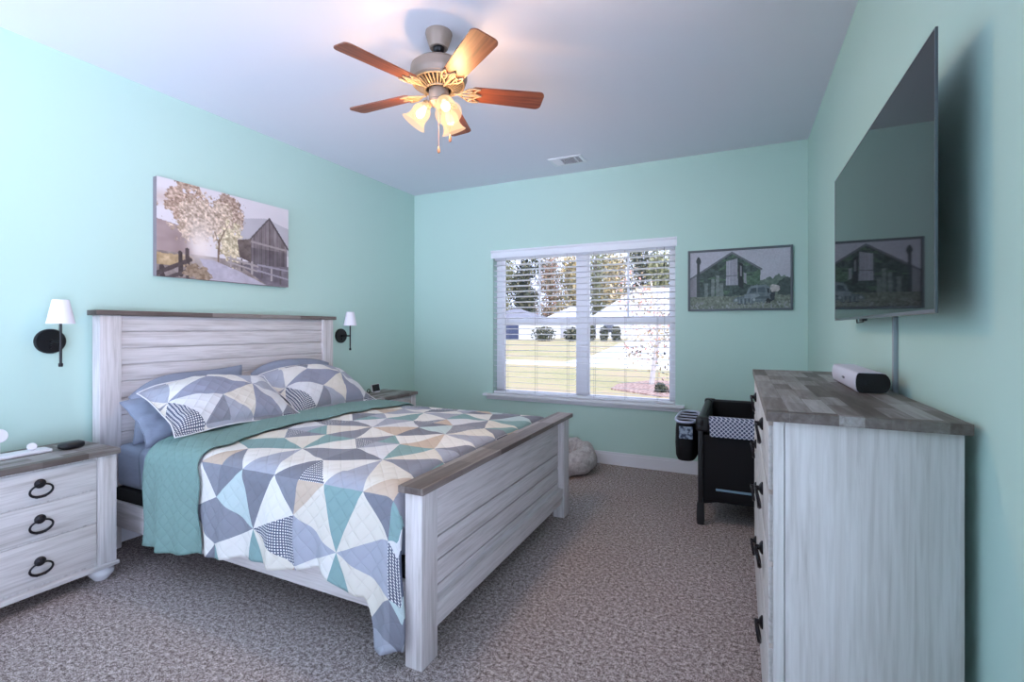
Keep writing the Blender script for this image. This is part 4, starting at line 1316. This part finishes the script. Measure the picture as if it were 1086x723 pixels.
for ad in (36, 108, 180, 252, 324):
    Mb = FT @ Matrix.Rotation(R(ad + 1), 4, 'Z') @ Matrix.Translation((0, 0, 2.448)) @ Matrix.Rotation(R(-12), 4, 'X')
    mb = MB()
    out = blade_outline()
    mb.prism(out, -.003, .003, Mb, 0)
    Mi = Mb.inverted()
    for f in mb.bm.faces:
        for l in f.loops:
            q = Mi @ l.vert.co
            l[mb.uv].uv = (q.x, q.y + ad)
    bo = obj('blade', mb, M['blade'], fan)
    mb = MB()
    zz = -.007
    def tb(pl, r_=.0042): mb.tube([Mb @ Vector((x, y, zz)) for x, y in pl], r_, 8)
    tb([(.075, 0), (.11, 0), (.15, 0), (.19, 0), (.215, 0)], .0058)
    for sg in (1, -1):
        tb([(.10, sg * .004), (.125, sg * .022), (.150, sg * .044), (.178, sg * .050), (.205, sg * .046)])
        tb([(.205, sg * .046), (.185, sg * .034), (.176, sg * .024), (.190, sg * .012), (.214, 0)])
        tb([(.125, sg * .022), (.15, sg * .020), (.176, sg * .024)])
        tb([(.15, sg * .044), (.160, sg * .030), (.176, sg * .024)])
    mb.box(.155, .205, -.012, .012, -.0075, -.004, .001, Mb)
    for x, y in ((.185, .03), (.185, -.03), (.205, 0)):
        mb.sphere(Mb @ Vector((x, y, -.010)), .005, 1)
    obj('blade_iron', mb, M['fanlight'], fan)
obj('switch_housing', MB().lathe([(0, 2.462), (.040, 2.462), (.047, 2.455), (.050, 2.445), (.050, 2.405), (.047, 2.400), (.050, 2.395), (.048, 2.385), (.030, 2.372), (.012, 2.366), (0, 2.364)], FT, 40), M['fanmetal'], fan)
# frosted shades
gm = bpy.data.materials.new('frosted_glass'); gm.use_nodes = True
t = gm.node_tree; t.nodes.clear()
o_ = t.nodes.new('ShaderNodeOutputMaterial')
d3 = t.nodes.new('ShaderNodeBsdfTransparent'); d3.inputs[0].default_value = (.80, .72, .62, 1)
em = t.nodes.new('ShaderNodeEmission'); em.inputs[0].default_value = (1.0, .70, .47, 1); em.inputs[1].default_value = 0.42
ad_ = t.nodes.new('ShaderNodeAddShader')
t.links.new(d3.outputs[0], ad_.inputs[0]); t.links.new(em.outputs[0], ad_.inputs[1]); t.links.new(ad_.outputs[0], o_.inputs[0])
M['frost'] = gm
be = bpy.data.materials.new('lit_bulb'); be.use_nodes = True
bb = be.node_tree.nodes['Principled BSDF']
bb.inputs['Emission Color'].default_value = (1.0, .80, .56, 1)
bb.inputs['Emission Strength'].default_value = 1.7
M['bulb'] = be
for ad in (-154.7, -34.7, 85.3):
    dv = Vector((math.cos(R(ad)), math.sin(R(ad)), 0))
    ax = (dv * 0.075 + Vector((0, 0, -0.105))).normalized()
    org = Vector((FX, FY, 2.392)) + dv * 0.052
    q = ax.to_track_quat('Z', 'Y').to_matrix().to_4x4()
    Ms = Matrix.Translation(org) @ q
    obj('lamp_arm', MB().tube([Vector((FX, FY, 2.398)) + dv * .03, org + ax * 0.012], .012, 12).lathe([(0, -.002), (.017, -.002), (.024, .008), (.024, .026), (0, .026)], Ms, 20), M['fanlight'], fan)
    prof = [(.0235, .016), (.030, .026), (.042, .042), (.047, .062), (.045, .080), (.046, .098), (.054, .116), (.066, .130)]
    sh = obj('glass_shade', MB().lathe(prof + [(r_ - .0022, z_) for r_, z_ in reversed(prof)] + [prof[0]], Ms, 40), M['frost'], fan)
    obj('bulb', MB().lathe([(0, .020), (.010, .022), (.012, .034), (.020, .054), (.023, .068), (.019, .082), (.009, .090), (0, .092)], Ms, 20), M['bulb'], fan)
    ld = bpy.data.lights.new('bulb_light', 'POINT')
    ld.energy = BULB_WATT; ld.color = (1.0, .70, .44); ld.shadow_soft_size = 0.024
    lo = bpy.data.objects.new('bulb_light', ld)
    lo.location = (org + ax * 0.098) - Vector((FX, FY, H))
    COL.objects.link(lo); lo.parent = fan
for px, pz, c in (((.002, -.004), 2.135, (150, 110, 84)), ((.048, .03), 2.195, (128, 84, 64))):
    x, y = FX + px[0], FY + px[1]
    mb = MB().tube([(x, y, 2.375), (x, y, pz + .03)], .0011, 6).lathe([(0, .036), (.003, .034), (.0075, .016), (.0078, .008), (.005, 0), (0, 0)], Matrix.Translation((x, y, pz)), 14)
    obj('pull_chain', mb, plain('wooden_fob', c, .5), fan)
